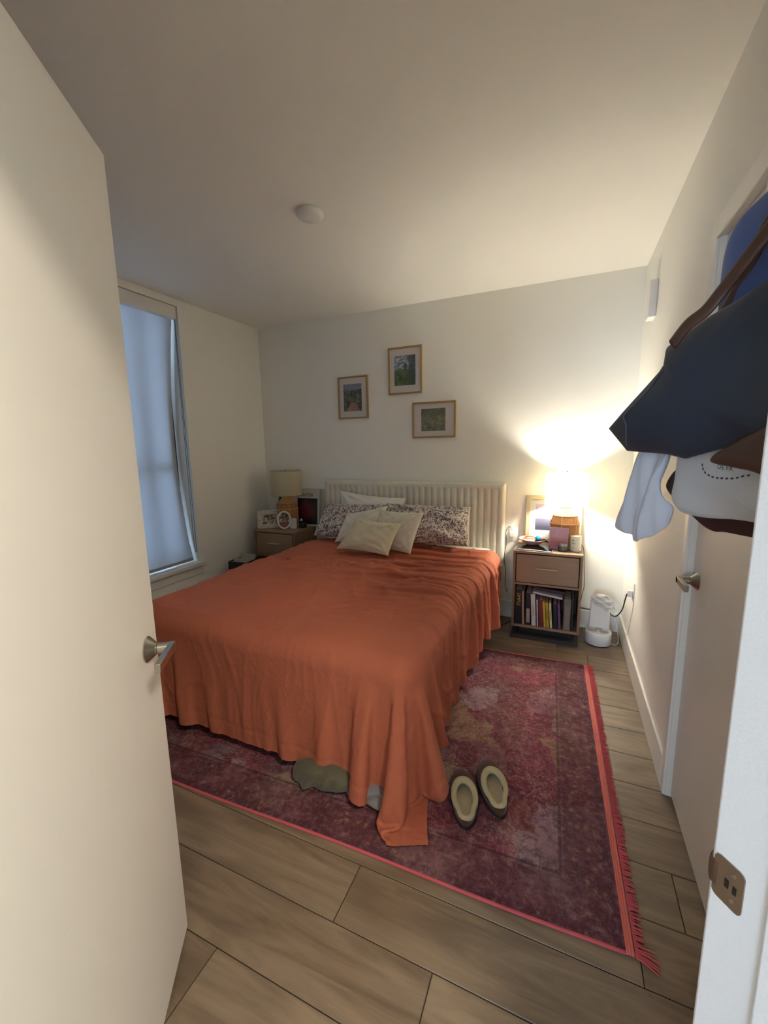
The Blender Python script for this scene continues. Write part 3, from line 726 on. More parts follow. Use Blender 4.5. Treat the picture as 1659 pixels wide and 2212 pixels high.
# ================================================================ nightstands
M_oak = wood('oak_veneer', (138, 110, 84), (164, 136, 108), 'x', .45); M_oakd = wood('oak_side', (126, 98, 72), (148, 120, 92), 'z', .5)
M_dark = plain('dark_grey_base', (52, 46, 44), .6); M_inside = plain('shadow_gap_board', (96, 72, 50), .7)
M_hand = plain('wood_bar', (184, 156, 128), .4)
NW, ND, NH = .472, .375, .685
def nightstand(label, x, y):
    r = thing('nightstand', label, 'nightstand', (x, y, 0), 0)     # origin: centre of footprint
    w, d = NW/2, ND/2
    bm = bmesh.new(); box(bm, -w, w, -d, d, NH-.018, NH); obj('top_panel', bm, M_oak, r, bevel=.0012)
    for s in (-1, 1):
        bm = bmesh.new(); box(bm, *sorted((s*w, s*(w-.018))), -d, d, .092, NH-.018); obj('side_panel', bm, M_oakd, r, bevel=.001)
    bm = bmesh.new(); box(bm, -w+.018, w-.018, d-.012, d, .092, NH-.018); obj('back_panel', bm, M_oakd, r)
    bm = bmesh.new(); box(bm, -w+.018, w-.018, -d, d-.012, .092, .110); obj('shelf', bm, M_oak, r, bevel=.001)
    bm = bmesh.new(); box(bm, -w+.018, w-.018, -d+.004, d-.012, .425, .441); obj('divider', bm, M_oak, r, bevel=.001)
    bm = bmesh.new(); box(bm, -w+.024, w-.024, -d+.002, -d+.020, .447, NH-.026); box(bm, -w+.03, w-.03, -d+.02, d-.03, .455, .56)
    dr = obj('drawer', bm, M_oak, r, bevel=.0012)
    bm = bmesh.new(); tube(bm, [(-.072, -d-.012, .562), (.072, -d-.012, .562)], 0.0055, 12)
    for s in (-1, 1): tube(bm, [(s*.062, -d-.012, .562), (s*.062, -d+.004, .562)], .0035, 10)
    obj('drawer_handle', bm, M_hand, dr, smooth=True)
    bm = bmesh.new(); box(bm, -w-.004, w-.004, -d-.004, d, 0, .030); obj('base_plate', bm, M_dark, r, bevel=.001)
    bm = bmesh.new(); box(bm, -w+.05, w-.05, -d+.06, d-.03, .030, .092); obj('plinth', bm, M_black, r)
    return r
RX, RY, LX, LY = -.097, 3.318, -2.540, 3.312
nightstand('right nightstand by closet wall, oak with a drawer above a shelf of books', RX, RY)
nightstand('left nightstand in the window corner, oak with drawer half hidden by duvet', LX, LY)
# ================================================================ table lamps
def shade_mat():
    t = NT('linen_shade'); n = t.noise(t.map((1, 1, 1)), 220, 2); t.t.nodes.remove(t.b)
    col = t.mix(n, L((232, 226, 208)), L((244, 240, 226)))
    di = t.n('BsdfDiffuse', {'Color': col}); tl = t.n('BsdfTranslucent', {'Color': L((240, 234, 214))})
    mx = t.n('MixShader', {0: .70, 1: di.outputs[0], 2: tl.outputs[0]}); t.link(mx.outputs[0], t.t.nodes['Material Output'].inputs[0]); return t.m
def wicker():
    t = NT('woven_wicker'); v = t.map(); s = t.n('SeparateXYZ', {0: v})
    th = t.math('ARCTAN2', s.outputs[1], s.outputs[0])
    wv = t.math('SINE', t.math('MULTIPLY', th, 60.0)); hz = t.math('SINE', t.math('MULTIPLY', s.outputs[2], 900.0))
    p = t.math('MULTIPLY', wv, hz); f = t.ramp(p, [(.3, BK), (.7, WH)]); n = t.noise(v, 40, 3)
    c = t.mix(f, L((150, 100, 58)), L((206, 156, 104))); c = t.mix(t.math('MULTIPLY', n, .3), c, L((170, 120, 74)))
    t.base(c); t.bump(p, .5, .003); return t.fin(.7)
M_shade, M_wick, M_reed = shade_mat(), wicker(), plain('light_reed', (204, 158, 108), .6, 0, .1, 60)
def table_lamp(label, x, y, on):
    r = thing('table_lamp', label, 'lamp', (x, y, NH+.001), 0)
    bm = bmesh.new(); lathe(bm, [(.10, 0), (.103, .006), (.103, .185), (.099, .190), (.082, .245)], 48, cap=True); obj('wicker_body', bm, M_wick, r, smooth=True, angle=50)
    bm = bmesh.new()                                                 # radiating reeds of the shoulder
    for i in range(44):
        a = 2*PI*i/44; c, s = math.cos(a), math.sin(a)
        tube(bm, [(c*.084, s*.084, .244), (c*.062, s*.062, .278), (c*.044, s*.044, .302)], [.0042, .0036, .0028], 6)
    lathe(bm, [(.078, .243), (.040, .300)], 40, cap=False); obj('reed_shoulder', bm, M_reed, r, smooth=True, angle=60)
    bm = bmesh.new()
    for rr, z in ((.104, .012), (.1045, .186), (.085, .245), (.045, .303)): tube(bm, [(rr*math.cos(2*PI*i/40), rr*math.sin(2*PI*i/40), z) for i in range(40)], .004, 8, closed=True)
    for i in range(6):
        a = 2*PI*i/6+.3; tube(bm, [(.105*math.cos(a), .105*math.sin(a), .01), (.105*math.cos(a), .105*math.sin(a), .186), (.086*math.cos(a), .086*math.sin(a), .245)], .0035, 6)
    obj('band', bm, M_reed, r, smooth=True)
    bm = bmesh.new(); lathe(bm, [(.044, .300), (.046, .306), (.012, .310), (.008, .345)], 32); lathe(bm, [(.016, .345), (.016, .385)], 20); obj('neck', bm, M_steel, r, smooth=True)
    bm = bmesh.new(); n = 64; o_, i_ = [], []
    prof = [(.1485, .320), (.1465, .560)]
    for ra, off in ((0, 0), (-.0016, 0)):
        rings = [[bm.verts.new(((p+ra)*math.cos(2*PI*k/n), (p+ra)*math.sin(2*PI*k/n), z)) for k in range(n)] for p, z in prof]
        for k in range(n): bm.faces.new((rings[0][k], rings[0][(k+1) % n], rings[1][(k+1) % n], rings[1][k]))
    sh = obj('lamp_shade', bm, M_shade, r, smooth='all')
    bm = bmesh.new(); tube(bm, [(.1485*math.cos(2*PI*k/n), .1485*math.sin(2*PI*k/n), .320) for k in range(n)], .0018, 6, closed=True); obj('shade_ring', bm, M_steel, sh, smooth=True)
    bm = bmesh.new(); tube(bm, [(.1465*math.cos(2*PI*k/n), .1465*math.sin(2*PI*k/n), .560) for k in range(n)], .0018, 6, closed=True)
    for k in range(3): a = 2*PI*k/3+.6; tube(bm, [(0, 0, .553), (.1455*math.cos(a), .1455*math.sin(a), .556)], .0012, 6)
    obj('shade_ring', bm, M_steel, sh, smooth=True)
    bm = bmesh.new(); lathe(bm, [(.003, .345), (.003, .560), (.006, .562), (.007, .572), (.003, .578)], 14); obj('finial', bm, M_steel, r, smooth=True)
    bm = bmesh.new(); lathe(bm, [(.013, .378), (.027, .405), (.031, .425), (.027, .450), (.016, .464), (.002, .469)], 28)
    if on:
        obj('bulb', bm, glow('lit_bulb', (255, 247, 230), LAMP_W*30), r, smooth='all')
    else: obj('bulb', bm, M_white, r, smooth='all')
    return r
table_lamp('lit wicker table lamp with white drum shade on the right nightstand', .008, 3.366, True)
table_lamp('unlit wicker table lamp with white drum shade on the left nightstand', -2.545, 3.366, False)
# ================================================================ books on the shelf
def book_mat(c, name='book_cover'): return plain(name, c, .5, 0, .06, 20)
M_pages = plain('book_pages', (196, 186, 166), .8, 0, .06, 300)
SHF, SF = .110, RY-ND/2       # shelf height, front edge
def book(name, label, x, wd, h, dp, c, lean=0, y0=None, txt=None, band=None, z=SHF):
    """upright book, spine to the viewer; origin at the lower left of the spine"""
    r = thing(name, label, 'book', (x, SF+.012 if y0 is None else y0, z), 0, 'books on the right nightstand shelf')
    r.rotation_euler = (0, lean, 0)
    m = book_mat(c)
    bm = bmesh.new(); box(bm, 0, .002, .002, dp, .0, h); box(bm, wd-.002, wd, .002, dp, .0, h); box(bm, 0, wd, 0, .003, 0, h); obj('cover', bm, m, r, bevel=.0008)
    bm = bmesh.new(); box(bm, .002, wd-.002, .003, dp-.004, .003, h-.003); obj('pages', bm, M_pages, r)
    if band:
        bc, z0, z1 = band[:3]; bm = bmesh.new(); box(bm, wd*.16, wd*.84, -.0007, .001, z0, z1); obj('spine_label', bm, plain('spine_label', bc, .6), r)
    if txt:
        s, tc, size, zc = txt
        text('spine_title', s, size, plain('spine_ink', tc, .5), r, Matrix.Translation((wd/2, -.0009, zc)) @ Matrix.Rotation(PI/2, 4, 'X') @ Matrix.Rotation(-PI/2, 4, 'Z'), .0003)
    return r
B0 = RX-NW/2+.018
bk = [ # x, width, height, depth, colour, lean, label, text, band
 (.004, .050, .272, .20, (14, 13, 14), 0, 'thick black cookbook with yellow SIMPLE on its spine, leftmost on shelf', ('SIMPLE', (196, 166, 30), .034, .195), None),
 (.059, .016, .262, .17, (172, 130, 118), -.03, 'thin dusty pink book right of the black cookbook', None, None),
 (.084, .036, .252, .19, (26, 20, 20), -.02, 'thick dark book with a pale spine strip, between pink and white books', None, ((170, 150, 130), .02, .13)),
 (.129, .030, .246, .17, (208, 202, 200), -.06, 'tall white paperback in the middle left of shelf', ('|'*30, (150, 110, 90), .011, .12), None),
 (.166, .010, .205, .16, (196, 190, 190), -.05, 'very thin pale booklet right of the white paperback', None, None),
 (.181, .029, .208, .17, (112, 30, 34), -.05, 'dark red book leaning beside the yellow books', None, None),
 (.215, .015, .196, .16, (204, 166, 50), -.08, 'plain yellow paperback, first right of the red book', None, None),
 (.234, .018, .192, .16, (196, 160, 52), -.08, 'yellow paperback with dark lettering, between two slimmer yellow spines', ('|'*22, (40, 30, 20), .012, .10), None),
 (.258, .015, .194, .15, (222, 208, 140), -.08, 'cream and yellow slim paperback left of navy book', ('|'*34, (60, 56, 44), .008, .10), None),
 (.282, .027, .192, .17, (18, 22, 38), -.06, 'navy blue book right of the slim yellow paperbacks', None, None),
 (.315, .016, .196, .17, (108, 70, 108), -.07, 'slim purple book beside the thick grey volume', None, None),
 (.346, .046, .240, .19, (110, 102, 92), 0, 'thick taupe volume near the right end of shelf', None, ((128, 118, 104), .01, .19)),
 (.396, .014, .252, .19, (24, 34, 32), 0, 'thin blackish green book, rightmost on shelf', None, None)]
for (dx, wd, h, dp, c, ln, lb, tx, bd) in bk: book('book', lb, B0+dx, wd, h, dp, c, ln, txt=tx, band=bd)
def flat_book(label, x, y, z, a, w, t, d, c, group='books on the right nightstand shelf'):
    r = thing('book', label, 'book', (x, y, z), 0, group); r.rotation_euler = (0, a, 0)
    bm = bmesh.new(); box(bm, 0, w, 0, d, 0, .002); box(bm, 0, w, 0, d, t-.002, t); box(bm, 0, w, 0, .002, 0, t); obj('cover', bm, book_mat(c), r, bevel=.0006)
    bm = bmesh.new(); box(bm, .002, w-.002, .002, d-.003, .002, t-.002); obj('pages', bm, M_pages, r); return r
flat_book('white book lying flat across the tops of the upright books', B0+.128, SF+.02, SHF+.252, .125, .205, .016, .14, (206, 196, 206))
flat_book('dark plum book lying above the flat white book under the drawer', B0+.150, SF+.06, SHF+.272, .09, .20, .020, .13, (58, 38, 52))
# ================================================================ on the right nightstand
ZN = NH+.001
def art(name, kind):
    t = NT(name); v = t.tc.outputs['Object']; s = t.n('SeparateXYZ', {0: v}); X, Z = s.outputs[0], s.outputs[2]
    dab = t.noise(t.map((1, 1, .6)), 70, 3, .7); dab2 = t.noise(v, 28, 4, .7, 1.0)
    if kind == 'avenue':      # path between dark trees
        ax = t.math('ABSOLUTE', t.math('ADD', X, -.005))
        tree = t.ramp(dab2, [(.35, L((56, 60, 58))), (.5, L((88, 95, 83))), (.65, L((132, 132, 123)))])
        sky = t.mix(dab, L((83, 100, 130)), L((160, 165, 172))); c = t.mix(t.ramp(t.math('ADD', Z, t.math('MULTIPLY', dab2, .05)), [(.085, BK), (.10, WH)]), tree, sky)
        path = t.mix(dab, L((186, 132, 114)), L((132, 109, 95))); w_ = t.math('SUBTRACT', t.math('MULTIPLY', Z, -.55), .0)
        pm = t.math('MULTIPLY', t.math('LESS_THAN', ax, w_), t.math('LESS_THAN', Z, -.045)); c = t.mix(pm, c, path)
    elif kind == 'sky':
        cl = t.ramp(t.noise(t.map((1, 1, 2)), 22, 4, .6), [(.40, L((93, 109, 132))), (.52, L((141, 153, 172))), (.64, L((206, 209, 211)))])
        gr = t.ramp(dab2, [(.3, L((53, 65, 46))), (.5, L((86, 102, 70))), (.7, L((118, 132, 100)))])
        c = t.mix(t.ramp(t.math('ADD', Z, t.math('MULTIPLY', dab, .03)), [(-.002+.02, WH), (.026, BK)]), cl, gr)
        tr_ = t.ramp(t.math('ADD', X, t.math('MULTIPLY', dab2, .06)), [(.055, BK), (.075, WH)]); c = t.mix(t.math('MULTIPLY', tr_, .85), c, t.mix(dab, L((51, 60, 70)), L((81, 93, 95))))
        d = t.n('VectorMath', {0: t.n('Mapping', {'Vector': v, 'Scale': (1.5, 1, .7)}).outputs[0], 1: (.012, 0, .022)}, operation='DISTANCE').outputs['Value']; c = t.mix(t.ramp(t.math('ADD', d, t.math('MULTIPLY', dab2, .06)), [(.046, (.85,)*3+(1,)), (.056, BK)]), c, L((63, 74, 70)))
    elif kind == 'meadow':
        c = t.ramp(dab2, [(.3, L((65, 74, 72))), (.45, L((102, 109, 93))), (.6, L((132, 134, 111))), (.75, L((153, 151, 137)))])
        c = t.mix(t.ramp(Z, [(.03, BK), (.05, (.5,)*3+(1,))]), c, L((83, 93, 81)))
    elif kind == 'sunset':
        cl = t.noise(t.n('Mapping', {'Vector': v, 'Scale': (1, 1, 4), 'Rotation': (0, .3, 0)}).outputs[0], 9, 3)
        sky = t.mix(t.ramp(cl, [(.35, BK), (.65, WH)]), L((142, 134, 176)), L((204, 178, 198)))
        hill = t.mix(t.ramp(t.math('ADD', Z, .08), [(0, BK), (.09, WH)]), L((58, 64, 78)), L((108, 106, 134)))
        c = t.mix(t.ramp(t.math('ADD', Z, t.math('MULTIPLY', dab2, .025)), [(-.0, WH), (.004, BK)]), sky, hill)
    elif kind == 'pink':
        sk = t.mix(t.ramp(dab2, [(.4, BK), (.6, WH)]), L((196, 150, 158)), L((178, 140, 170)))
        lo = t.mix(dab, L((206, 132, 92)), L((178, 92, 84))); c = t.mix(t.ramp(t.math('ADD', Z, t.math('MULTIPLY', dab, .03)), [(.01, WH), (.02, BK)]), sk, lo)
        c = t.mix(t.ramp(t.math('ADD', Z, t.math('MULTIPLY', dab2, .04)), [(-.035, WH), (-.028, BK)]), c, L((170, 96, 110)))
    elif kind in ('snap', 'portrait'):      # blurred family photographs
        n1 = t.noise(v, 26 if kind == 'snap' else 30, 2, .5, 1.2); n2 = t.noise(v, 55, 2, .5, .6)
        c = t.ramp(n1, [(.36, L((44, 34, 28))), (.45, L((104, 84, 72))), (.52, L((168, 140, 124))), (.62, L((206, 196, 184)))])
        if kind == 'portrait': c = t.mix(t.ramp(t.math('ADD', Z, t.math('MULTIPLY', n2, .04)), [(-.022, WH), (-.012, BK)]), c, L((150, 70, 62)))
        c = t.mix(t.ramp(n2, [(.5, BK), (.66, (.8,)*3+(1,))]), c, L((70, 56, 50)))
    t.base(c); return t.fin(.5)
def framed(name, label, M, w, h, fw_, fd, m_frame, aw, ah, kind, ax=0, az=0, m_mat=None, cat='picture', group=None, glassy=True):
    """M: local x right, -y out of the wall, z up; origin = centre of the back"""
    r = tag(bpy.data.objects.new(name, None), label, cat, group); C.objects.link(r); r.matrix_world = M
    bm = bmesh.new(); W_, H_ = w/2, h/2
    for a in ((-W_, -W_+fw_, -H_, H_), (W_-fw_, W_, -H_, H_), (-W_+fw_, W_-fw_, -H_, -H_+fw_), (-W_+fw_, W_-fw_, H_-fw_, H_)): box(bm, a[0], a[1], -fd, 0, a[2], a[3])
    obj('frame', bm, m_frame, r, bevel=.0012)
    obj('mat_board', B(-W_+fw_, W_-fw_, -fd*.45, -.001, -H_+fw_, H_-fw_), m_mat or plain('mat_board', (206, 200, 198), .8), r)
    bm = bmesh.new(); box(bm, -aw/2, aw/2, -.0012, 0, -ah/2, ah/2); o = obj('artwork', bm, art('art_'+kind, kind), r); o.location = (ax, -fd*.45, az)
    return r
M_gold = plain('gold_frame', (168, 136, 84), .4, .25, .08, 50); M_pale = plain('pale_gold_frame', (196, 182, 142), .45, .2, .06, 50)
def wallM(x, z, y=YB-.001): return Matrix.Translation((x, y, z))
framed('picture_frame', 'gold framed print of a tree lined path, leftmost of the wall pictures', wallM(-1.843, 1.920), .310, .382, .013, .020, M_gold, .188, .245, 'avenue', -.006, 0, group='gold framed prints above the bed')
framed('picture_frame', 'gold framed print of clouds over a field, highest of the wall pictures', wallM(-1.327, 2.118), .312, .396, .013, .020, M_gold, .196, .252, 'sky', -.002, 0, group='gold framed prints above the bed')
framed('picture_frame', 'landscape gold framed print of grey green meadow, lowest of the wall pictures', wallM(-1.065, 1.687), .386, .304, .013, .020, M_gold, .216, .190, 'meadow', -.006, 0, group='gold framed prints above the bed')
Mf = Matrix.Translation((-.077, 3.492, ZN)) @ Matrix.Rotation(-.075, 4, 'X') @ Matrix.Translation((0, 0, .186))
framed('leaning_frame', 'wide pale gold frame with purple sky picture leaning behind the lit lamp', Mf, .410, .368, .030, .016, M_pale, .262, .205, 'sunset', -.002, .012, plain('pale_mat', (196, 204, 206), .8))
# dish of trinkets
M_dish = plain('pink_ceramic', (216, 168, 156), .3); dish = thing('trinket_dish', 'round pink dish holding hair clip and trinkets on the right nightstand', 'dish', (-.212, 3.338, ZN+.0085))
bm = bmesh.new(); lathe(bm, [(.045, 0), (.048, .004), (.080, .022), (.103, .042), (.105, .045), (.102, .046), (.078, .027), (.046, .009), (.0, .007)], 56); obj('bowl', bm, M_dish, dish, smooth='all')
def small(name, label, cat, bm, m, group=None, **kw): return tag(obj(name, bm, m, None, **kw), label, cat, group)
TM = lambda x, y, z, a=0: Matrix.Translation((x, y, z)) @ Matrix.Rotation(a, 4, 'Z')
M_peach = plain('peach_plastic', (232, 166, 140), .35)
bm = bmesh.new(); z0 = ZN+.054
tube(bm, spline([(-.275, 3.345, z0), (-.25, 3.335, z0+.016), (-.215, 3.33, z0+.018), (-.175, 3.325, z0+.004)]), .012, 10, flat=(1, .6))
tube(bm, spline([(-.285, 3.325, z0-.008), (-.255, 3.305, z0+.004), (-.215, 3.305, z0+.006), (-.185, 3.315, z0)]), .010, 10, flat=(1, .6))
for k in range(5): tube(bm, [(-.27+k*.018, 3.335, z0+.004), (-.272+k*.018, 3.312, z0-.006)], .003, 6)
small('hair_clip', 'peach claw hair clip lying in the pink dish', 'hair clip', bm, M_peach, smooth='all')
bm = bmesh.new(); lathe(bm, [(0, 0), (.018, .003), (.021, .012), (.015, .020), (0, .022)], 8, TM(-.176, 3.305, z0+.004) @ Matrix.Rotation(.3, 4, 'X'))
small('blue_trinket', 'bright blue faceted trinket in the pink dish', 'trinket', bm, plain('blue_plastic', (20, 140, 214), .25))
bm = bmesh.new(); puff(bm, [(-.045, 0), (-.02, .018), (.02, .022), (.05, .004), (.03, -.004), (-.02, -.006)], .022, TM(-.155, 3.312, z0-.012, .1), noise=.002)
small('black_pouch', 'small black cloth bundle under the blue trinket', 'pouch', bm, M_black, smooth='all')
bm = bmesh.new(); lathe(bm, [(.0085, -.02), (.0095, -.018), (.0095, .018), (.0085, .02)], 16, TM(-.225, 3.272, z0-.012) @ Matrix.Rotation(PI/2, 4, 'Y'))
small('lip_balm', 'small ivory tube at the front of the pink dish', 'tube', bm, plain('ivory_plastic', (230, 214, 172), .3), smooth=True)
# tablet and stylus
tb = thing('tablet', 'dark tablet lying at the left front of the right nightstand', 'tablet', (-.190, 3.240, ZN), -.03)
bm = bmesh.new(); box(bm, -.132, .132, -.095, .095, 0, .006); obj('body', bm, plain('silver_case', (150, 148, 150), .35, .6), tb, bevel=.002)
bm = bmesh.new(); box(bm, -.126, .126, -.090, .090, .006, .0066); obj('screen', bm, plain('dark_glass', (14, 12, 16), .08), tb)
bm = bmesh.new(); lathe(bm, [(.001, 0), (.0042, .012), (.0042, .172), (.0038, .176)], 14, TM(-.305, 3.138, ZN+.0108, -.07) @ Matrix.Rotation(PI/2, 4, 'Y'))
small('stylus', 'white stylus lying along the front edge of the tablet', 'stylus', bm, M_white, smooth=True)
# candles
tn = thing('tin_candle', 'small grey lidded tin candle on the right nightstand', 'candle', (.003, 3.232, ZN))
bm = bmesh.new(); lathe(bm, [(.031, 0), (.0325, .003), (.0325, .040)], 36); obj('tin', bm, plain('grey_tin', (120, 122, 114), .35, .6), tn, smooth=True)
bm = bmesh.new(); lathe(bm, [(.034, .040), (.034, .052), (.032, .055), (0, .0545)], 36); obj('lid', bm, plain('grey_lid', (160, 162, 156), .35, .5), tn, smooth=True)
bm = bmesh.new(); lathe(bm, [(.0328, .012), (.0328, .030)], 36, cap=False); obj('label_band', bm, plain('grey_label', (96, 98, 92), .6), tn, smooth='all')
cj = thing('candle_jar', 'tall white candle jar at the right edge of the nightstand', 'candle', (.088, 3.262, ZN))
bm = bmesh.new(); lathe(bm, [(.0355, 0), (.0385, .004), (.0385, .108), (.0365, .113), (.034, .112)], 40); obj('jar', bm, plain('white_ceramic', (232, 228, 204), .25), cj, smooth=True)
bm = bmesh.new(); lathe(bm, [(.034, .106), (.0, .107)], 36); obj('wax', bm, plain('ivory_wax', (236, 228, 200), .5), cj)
M_ink = plain('black_ink', (24, 22, 22), .6)
def curved_text(name, s, size, zc, a0):
    o = text(name, s, size, M_ink, cj, Matrix.Identity(4), .0003)
    for v in o.data.vertices:
        x, y, z = v.co; a = a0+x/.0387; rr = .0388+z; v.co = (rr*math.sin(a), -rr*math.cos(a), zc+y)
curved_text('jar_lettering', '||||||||||||', .0085, .060, -.35); curved_text('jar_lettering', '||||||||', .005, .030, -.35)
bm = bmesh.new(); lathe(bm, [(.001, 0), (.0034, .004), (.0028, .008), (.0004, .014)], 10); o = obj('jar_emblem', bm, M_ink, cj); o.location = (.0389*math.sin(-.5), -.0389*math.cos(-.5), .076)
Mp = Matrix.Translation((-.026, 3.246, ZN)) @ Matrix.Rotation(-.08, 4, 'X') @ Matrix.Translation((0, 0, .084))
r = tag(bpy.data.objects.new('painted_card', None), 'small pink and orange painting propped against the lit lamp', 'painting'); C.objects.link(r); r.matrix_world = Mp
obj('card', B(-.062, .062, -.002, .0, -.083, .083), plain('card_stock', (206, 190, 180), .8), r)
o = obj('painting', B(-.060, .060, -.0006, 0, -.081, .081), art('art_pink', 'pink'), r); o.location = (0, -.0022, 0)
# ================================================================ on the left nightstand
M_lace = NT('carved_white'); n_ = M_lace.noise(M_lace.map(), 190, 3); M_lace.base(M_lace.mix(M_lace.ramp(n_, [(.42, BK), (.55, WH)]), L((150, 144, 130)), L((222, 216, 204)))); M_lace.bump(n_, .8, .003); M_lace = M_lace.fin(.6)
a_ = math.atan2(3.301-3.168, -2.571+2.743)
def standM(x, y, a, h, tilt=-.14): return Matrix.Translation((x, y, ZN)) @ Matrix.Rotation(a, 4, 'Z') @ Matrix.Rotation(tilt, 4, 'X') @ Matrix.Translation((0, 0, h/2))
framed('photo_frame', 'rectangular white carved photo frame at the front of left nightstand', standM(-2.668, 3.232, a_, .18), .232, .180, .046, .014, M_lace, .136, .088, 'snap', m_mat=M_white, cat='photo frame')
ov = tag(bpy.data.objects.new('oval_frame', None), 'oval white photo frame overlapping the rectangular one', 'photo frame'); C.objects.link(ov); ov.matrix_world = standM(-2.492, 3.232, .62, .180, -.12)
bm = bmesh.new(); n = 48; ring = [(.060*math.cos(2*PI*i/n), 0, .082*math.sin(2*PI*i/n)) for i in range(n)]; tube(bm, ring, .0085, 10, closed=True)
obj('frame', bm, plain('white_enamel', (222, 218, 208), .35), ov, smooth='all')
bm = bmesh.new(); bm.faces.new([bm.verts.new((x*.96, .003, z*.96)) for x, _, z in ring]); bm.faces.new([bm.verts.new((x*.96, .008, z*.96)) for x, _, z in ring]); obj('photo', bm, art('art_portrait', 'portrait'), ov)
bm = bmesh.new(); box(bm, -.034, .030, -.014, .014, 0, .100, M=TM(-2.432, 3.300, ZN, .45)); 
small('white_box', 'small plain white box behind the oval photo frame', 'box', bm, plain('white_card', (206, 202, 192), .7), bevel=.001)
# bottle behind the lamp
bt = thing('wine_bottle', 'dark green bottle in the corner behind the unlit lamp', 'bottle', (-2.702, 3.462, ZN))
bm = bmesh.new(); lathe(bm, [(.034, 0), (.037, .004), (.037, .185), (.032, .215), (.017, .245), (.0145, .255), (.0145, .325)], 28); obj('bottle_body', bm, plain('dark_bottle_glass', (14, 20, 14), .12), bt, smooth='all')
bm = bmesh.new(); lathe(bm, [(.0155, .285), (.0155, .328), (.0, .329)], 24); obj('foil', bm, M_black, bt, smooth=True)
# magazines leaning on the wall
M_magw = plain('magazine_cover', (196, 192, 178), .5)
def cover_art():
    t = NT('magazine_photo'); v = t.tc.outputs['Object']; d = t.n('VectorMath', {0: t.mix(.03, v, t.noise(v, 8, 2, out='Color')), 1: (0.01, 0, .02)}, operation='DISTANCE').outputs['Value']
    c = t.ramp(d, [(.05, L((92, 18, 16))), (.095, L((58, 10, 12))), (.115, L((12, 8, 10)))]); t.base(c); return t.fin(.45)
def magazine(label, x, y, rz, w, h, t_, photo=False, tilt=-.10):
    r = tag(bpy.data.objects.new('magazine', None), label, 'magazine', 'magazines leaning beside the headboard'); C.objects.link(r)
    r.matrix_world = Matrix.Translation((x, y, ZN)) @ Matrix.Rotation(rz, 4, 'Z') @ Matrix.Rotation(tilt, 4, 'X')
    obj('cover', B(-w/2, w/2, -t_, 0, 0, h), M_magw, r, bevel=.0015)
    if photo:
        o = obj('cover_photo', B(-w/2+.014, w/2-.022, -.0008, 0, -.135, .125), cover_art(), r); o.location = (0, -t_, .155)
        text('masthead', 'ARITZIA', .046, M_ink, r, Matrix.Translation((-.012, -t_-.0004, .312)) @ Matrix.Rotation(PI/2, 4, 'X'), .0002, .85)
    else: obj('pages', B(-w/2+.001, w/2-.001, -t_+.001, -.001, -.0006, h+.0006), M_pages, r)
    return r
magazine('white magazine with a dark red cover photo, front of the leaning magazines', -2.365, 3.452, .06, .262, .372, .012, True)
magazine('black backed magazine between the red photo cover and the last magazine', -2.345, 3.468, .06, .262, .365, .006)
magazine('pale magazine at the back, nearest the headboard', -2.325, 3.484, .04, .262, .372, .010)
ck = thing('alarm_clock', 'black rounded clock with a silver top before the red magazine', 'clock', (-2.372, 3.372, ZN))
bm = bmesh.new(); lathe(bm, [(.030, 0), (.034, .006), (.036, .03), (.030, .052), (.0, .058)], 28); obj('clock_body', bm, M_black, ck, smooth='all')
bm = bmesh.new(); lathe(bm, [(0, -.022), (.014, -.017), (.022, 0), (.014, .017), (0, .022)], 24, Matrix.Translation((-.012, -.008, .072))); obj('silver_ball', bm, plain('mirror_ball', (190, 184, 190), .12, 1), ck, smooth='all')
# a dark bin with papers between the window wall and the nightstand
bn = thing('storage_bin', 'black bin with papers beside left nightstand, under the window wall', 'bin', (-2.70, 2.88, 0), .1)
bm = bmesh.new(); 
for a in ((-.10, .10, -.10, -.092), (-.10, .10, .092, .10), (-.10, -.092, -.10, .10), (.092, .10, -.10, .10)): box(bm, a[0], a[1], a[2], a[3], 0, .455)
box(bm, -.1, .1, -.1, .1, 0, .01); obj('bin_body', bm, M_black, bn, bevel=.002)
bm = bmesh.new(); rg = random.Random(3)
for k in range(6): box(bm, -.08, .08, -.08+k*.028, -.077+k*.028, .02, .44+rg.uniform(.0, .055), M=Matrix.Rotation(rg.uniform(-.06, .06), 4, 'Y'))
obj('papers', bm, M_pages, bn)
# ================================================================ appliance in the corner
dv = thing('humidifier', 'white round based appliance with an upright tank on the floor by the corner', 'appliance', (.272, 3.268, 0), -.12)
bm = bmesh.new(); lathe(bm, [(.080, .004), (.088, .008), (.088, .088), (.084, .096), (.080, .098)], 48); obj('base', bm, M_white, dv, smooth='all')
bm = bmesh.new(); lathe(bm, [(.083, 0), (.083, .006)], 40); obj('foot_ring', bm, M_black, dv)
bm = bmesh.new(); lathe(bm, [(.081, .0965), (.074, .1015), (.0, .102)], 48); obj('top_plate', bm, plain('pale_grey_plastic', (200, 200, 204), .4), dv, smooth='all')
for x, y, rx in ((-.036, -.028, .030), (.036, -.028, .030), (0, .012, .026)):
    bm = bmesh.new(); lathe(bm, [(rx, .0995), (rx, .1035), (0, .1035)], 28, Matrix.Translation((x, y, 0)), sy=.75); obj('button', bm, plain('grey_pad', (150, 150, 154), .5), dv, smooth=True)
bm = bmesh.new(); pts = [(-.070, .060), (.070, .060), (.064, .30), (.050, .335), (.02, .352), (-.02, .352), (-.050, .335), (-.064, .30)]
prism(bm, pts, -.022, .022, Matrix(((1, 0, 0, 0), (0, 0, -1, .058), (0, 1, 0, 0), (0, 0, 0, 1)))); obj('tank', bm, M_white, dv, bevel=.008, smooth=True)
bm = bmesh.new()
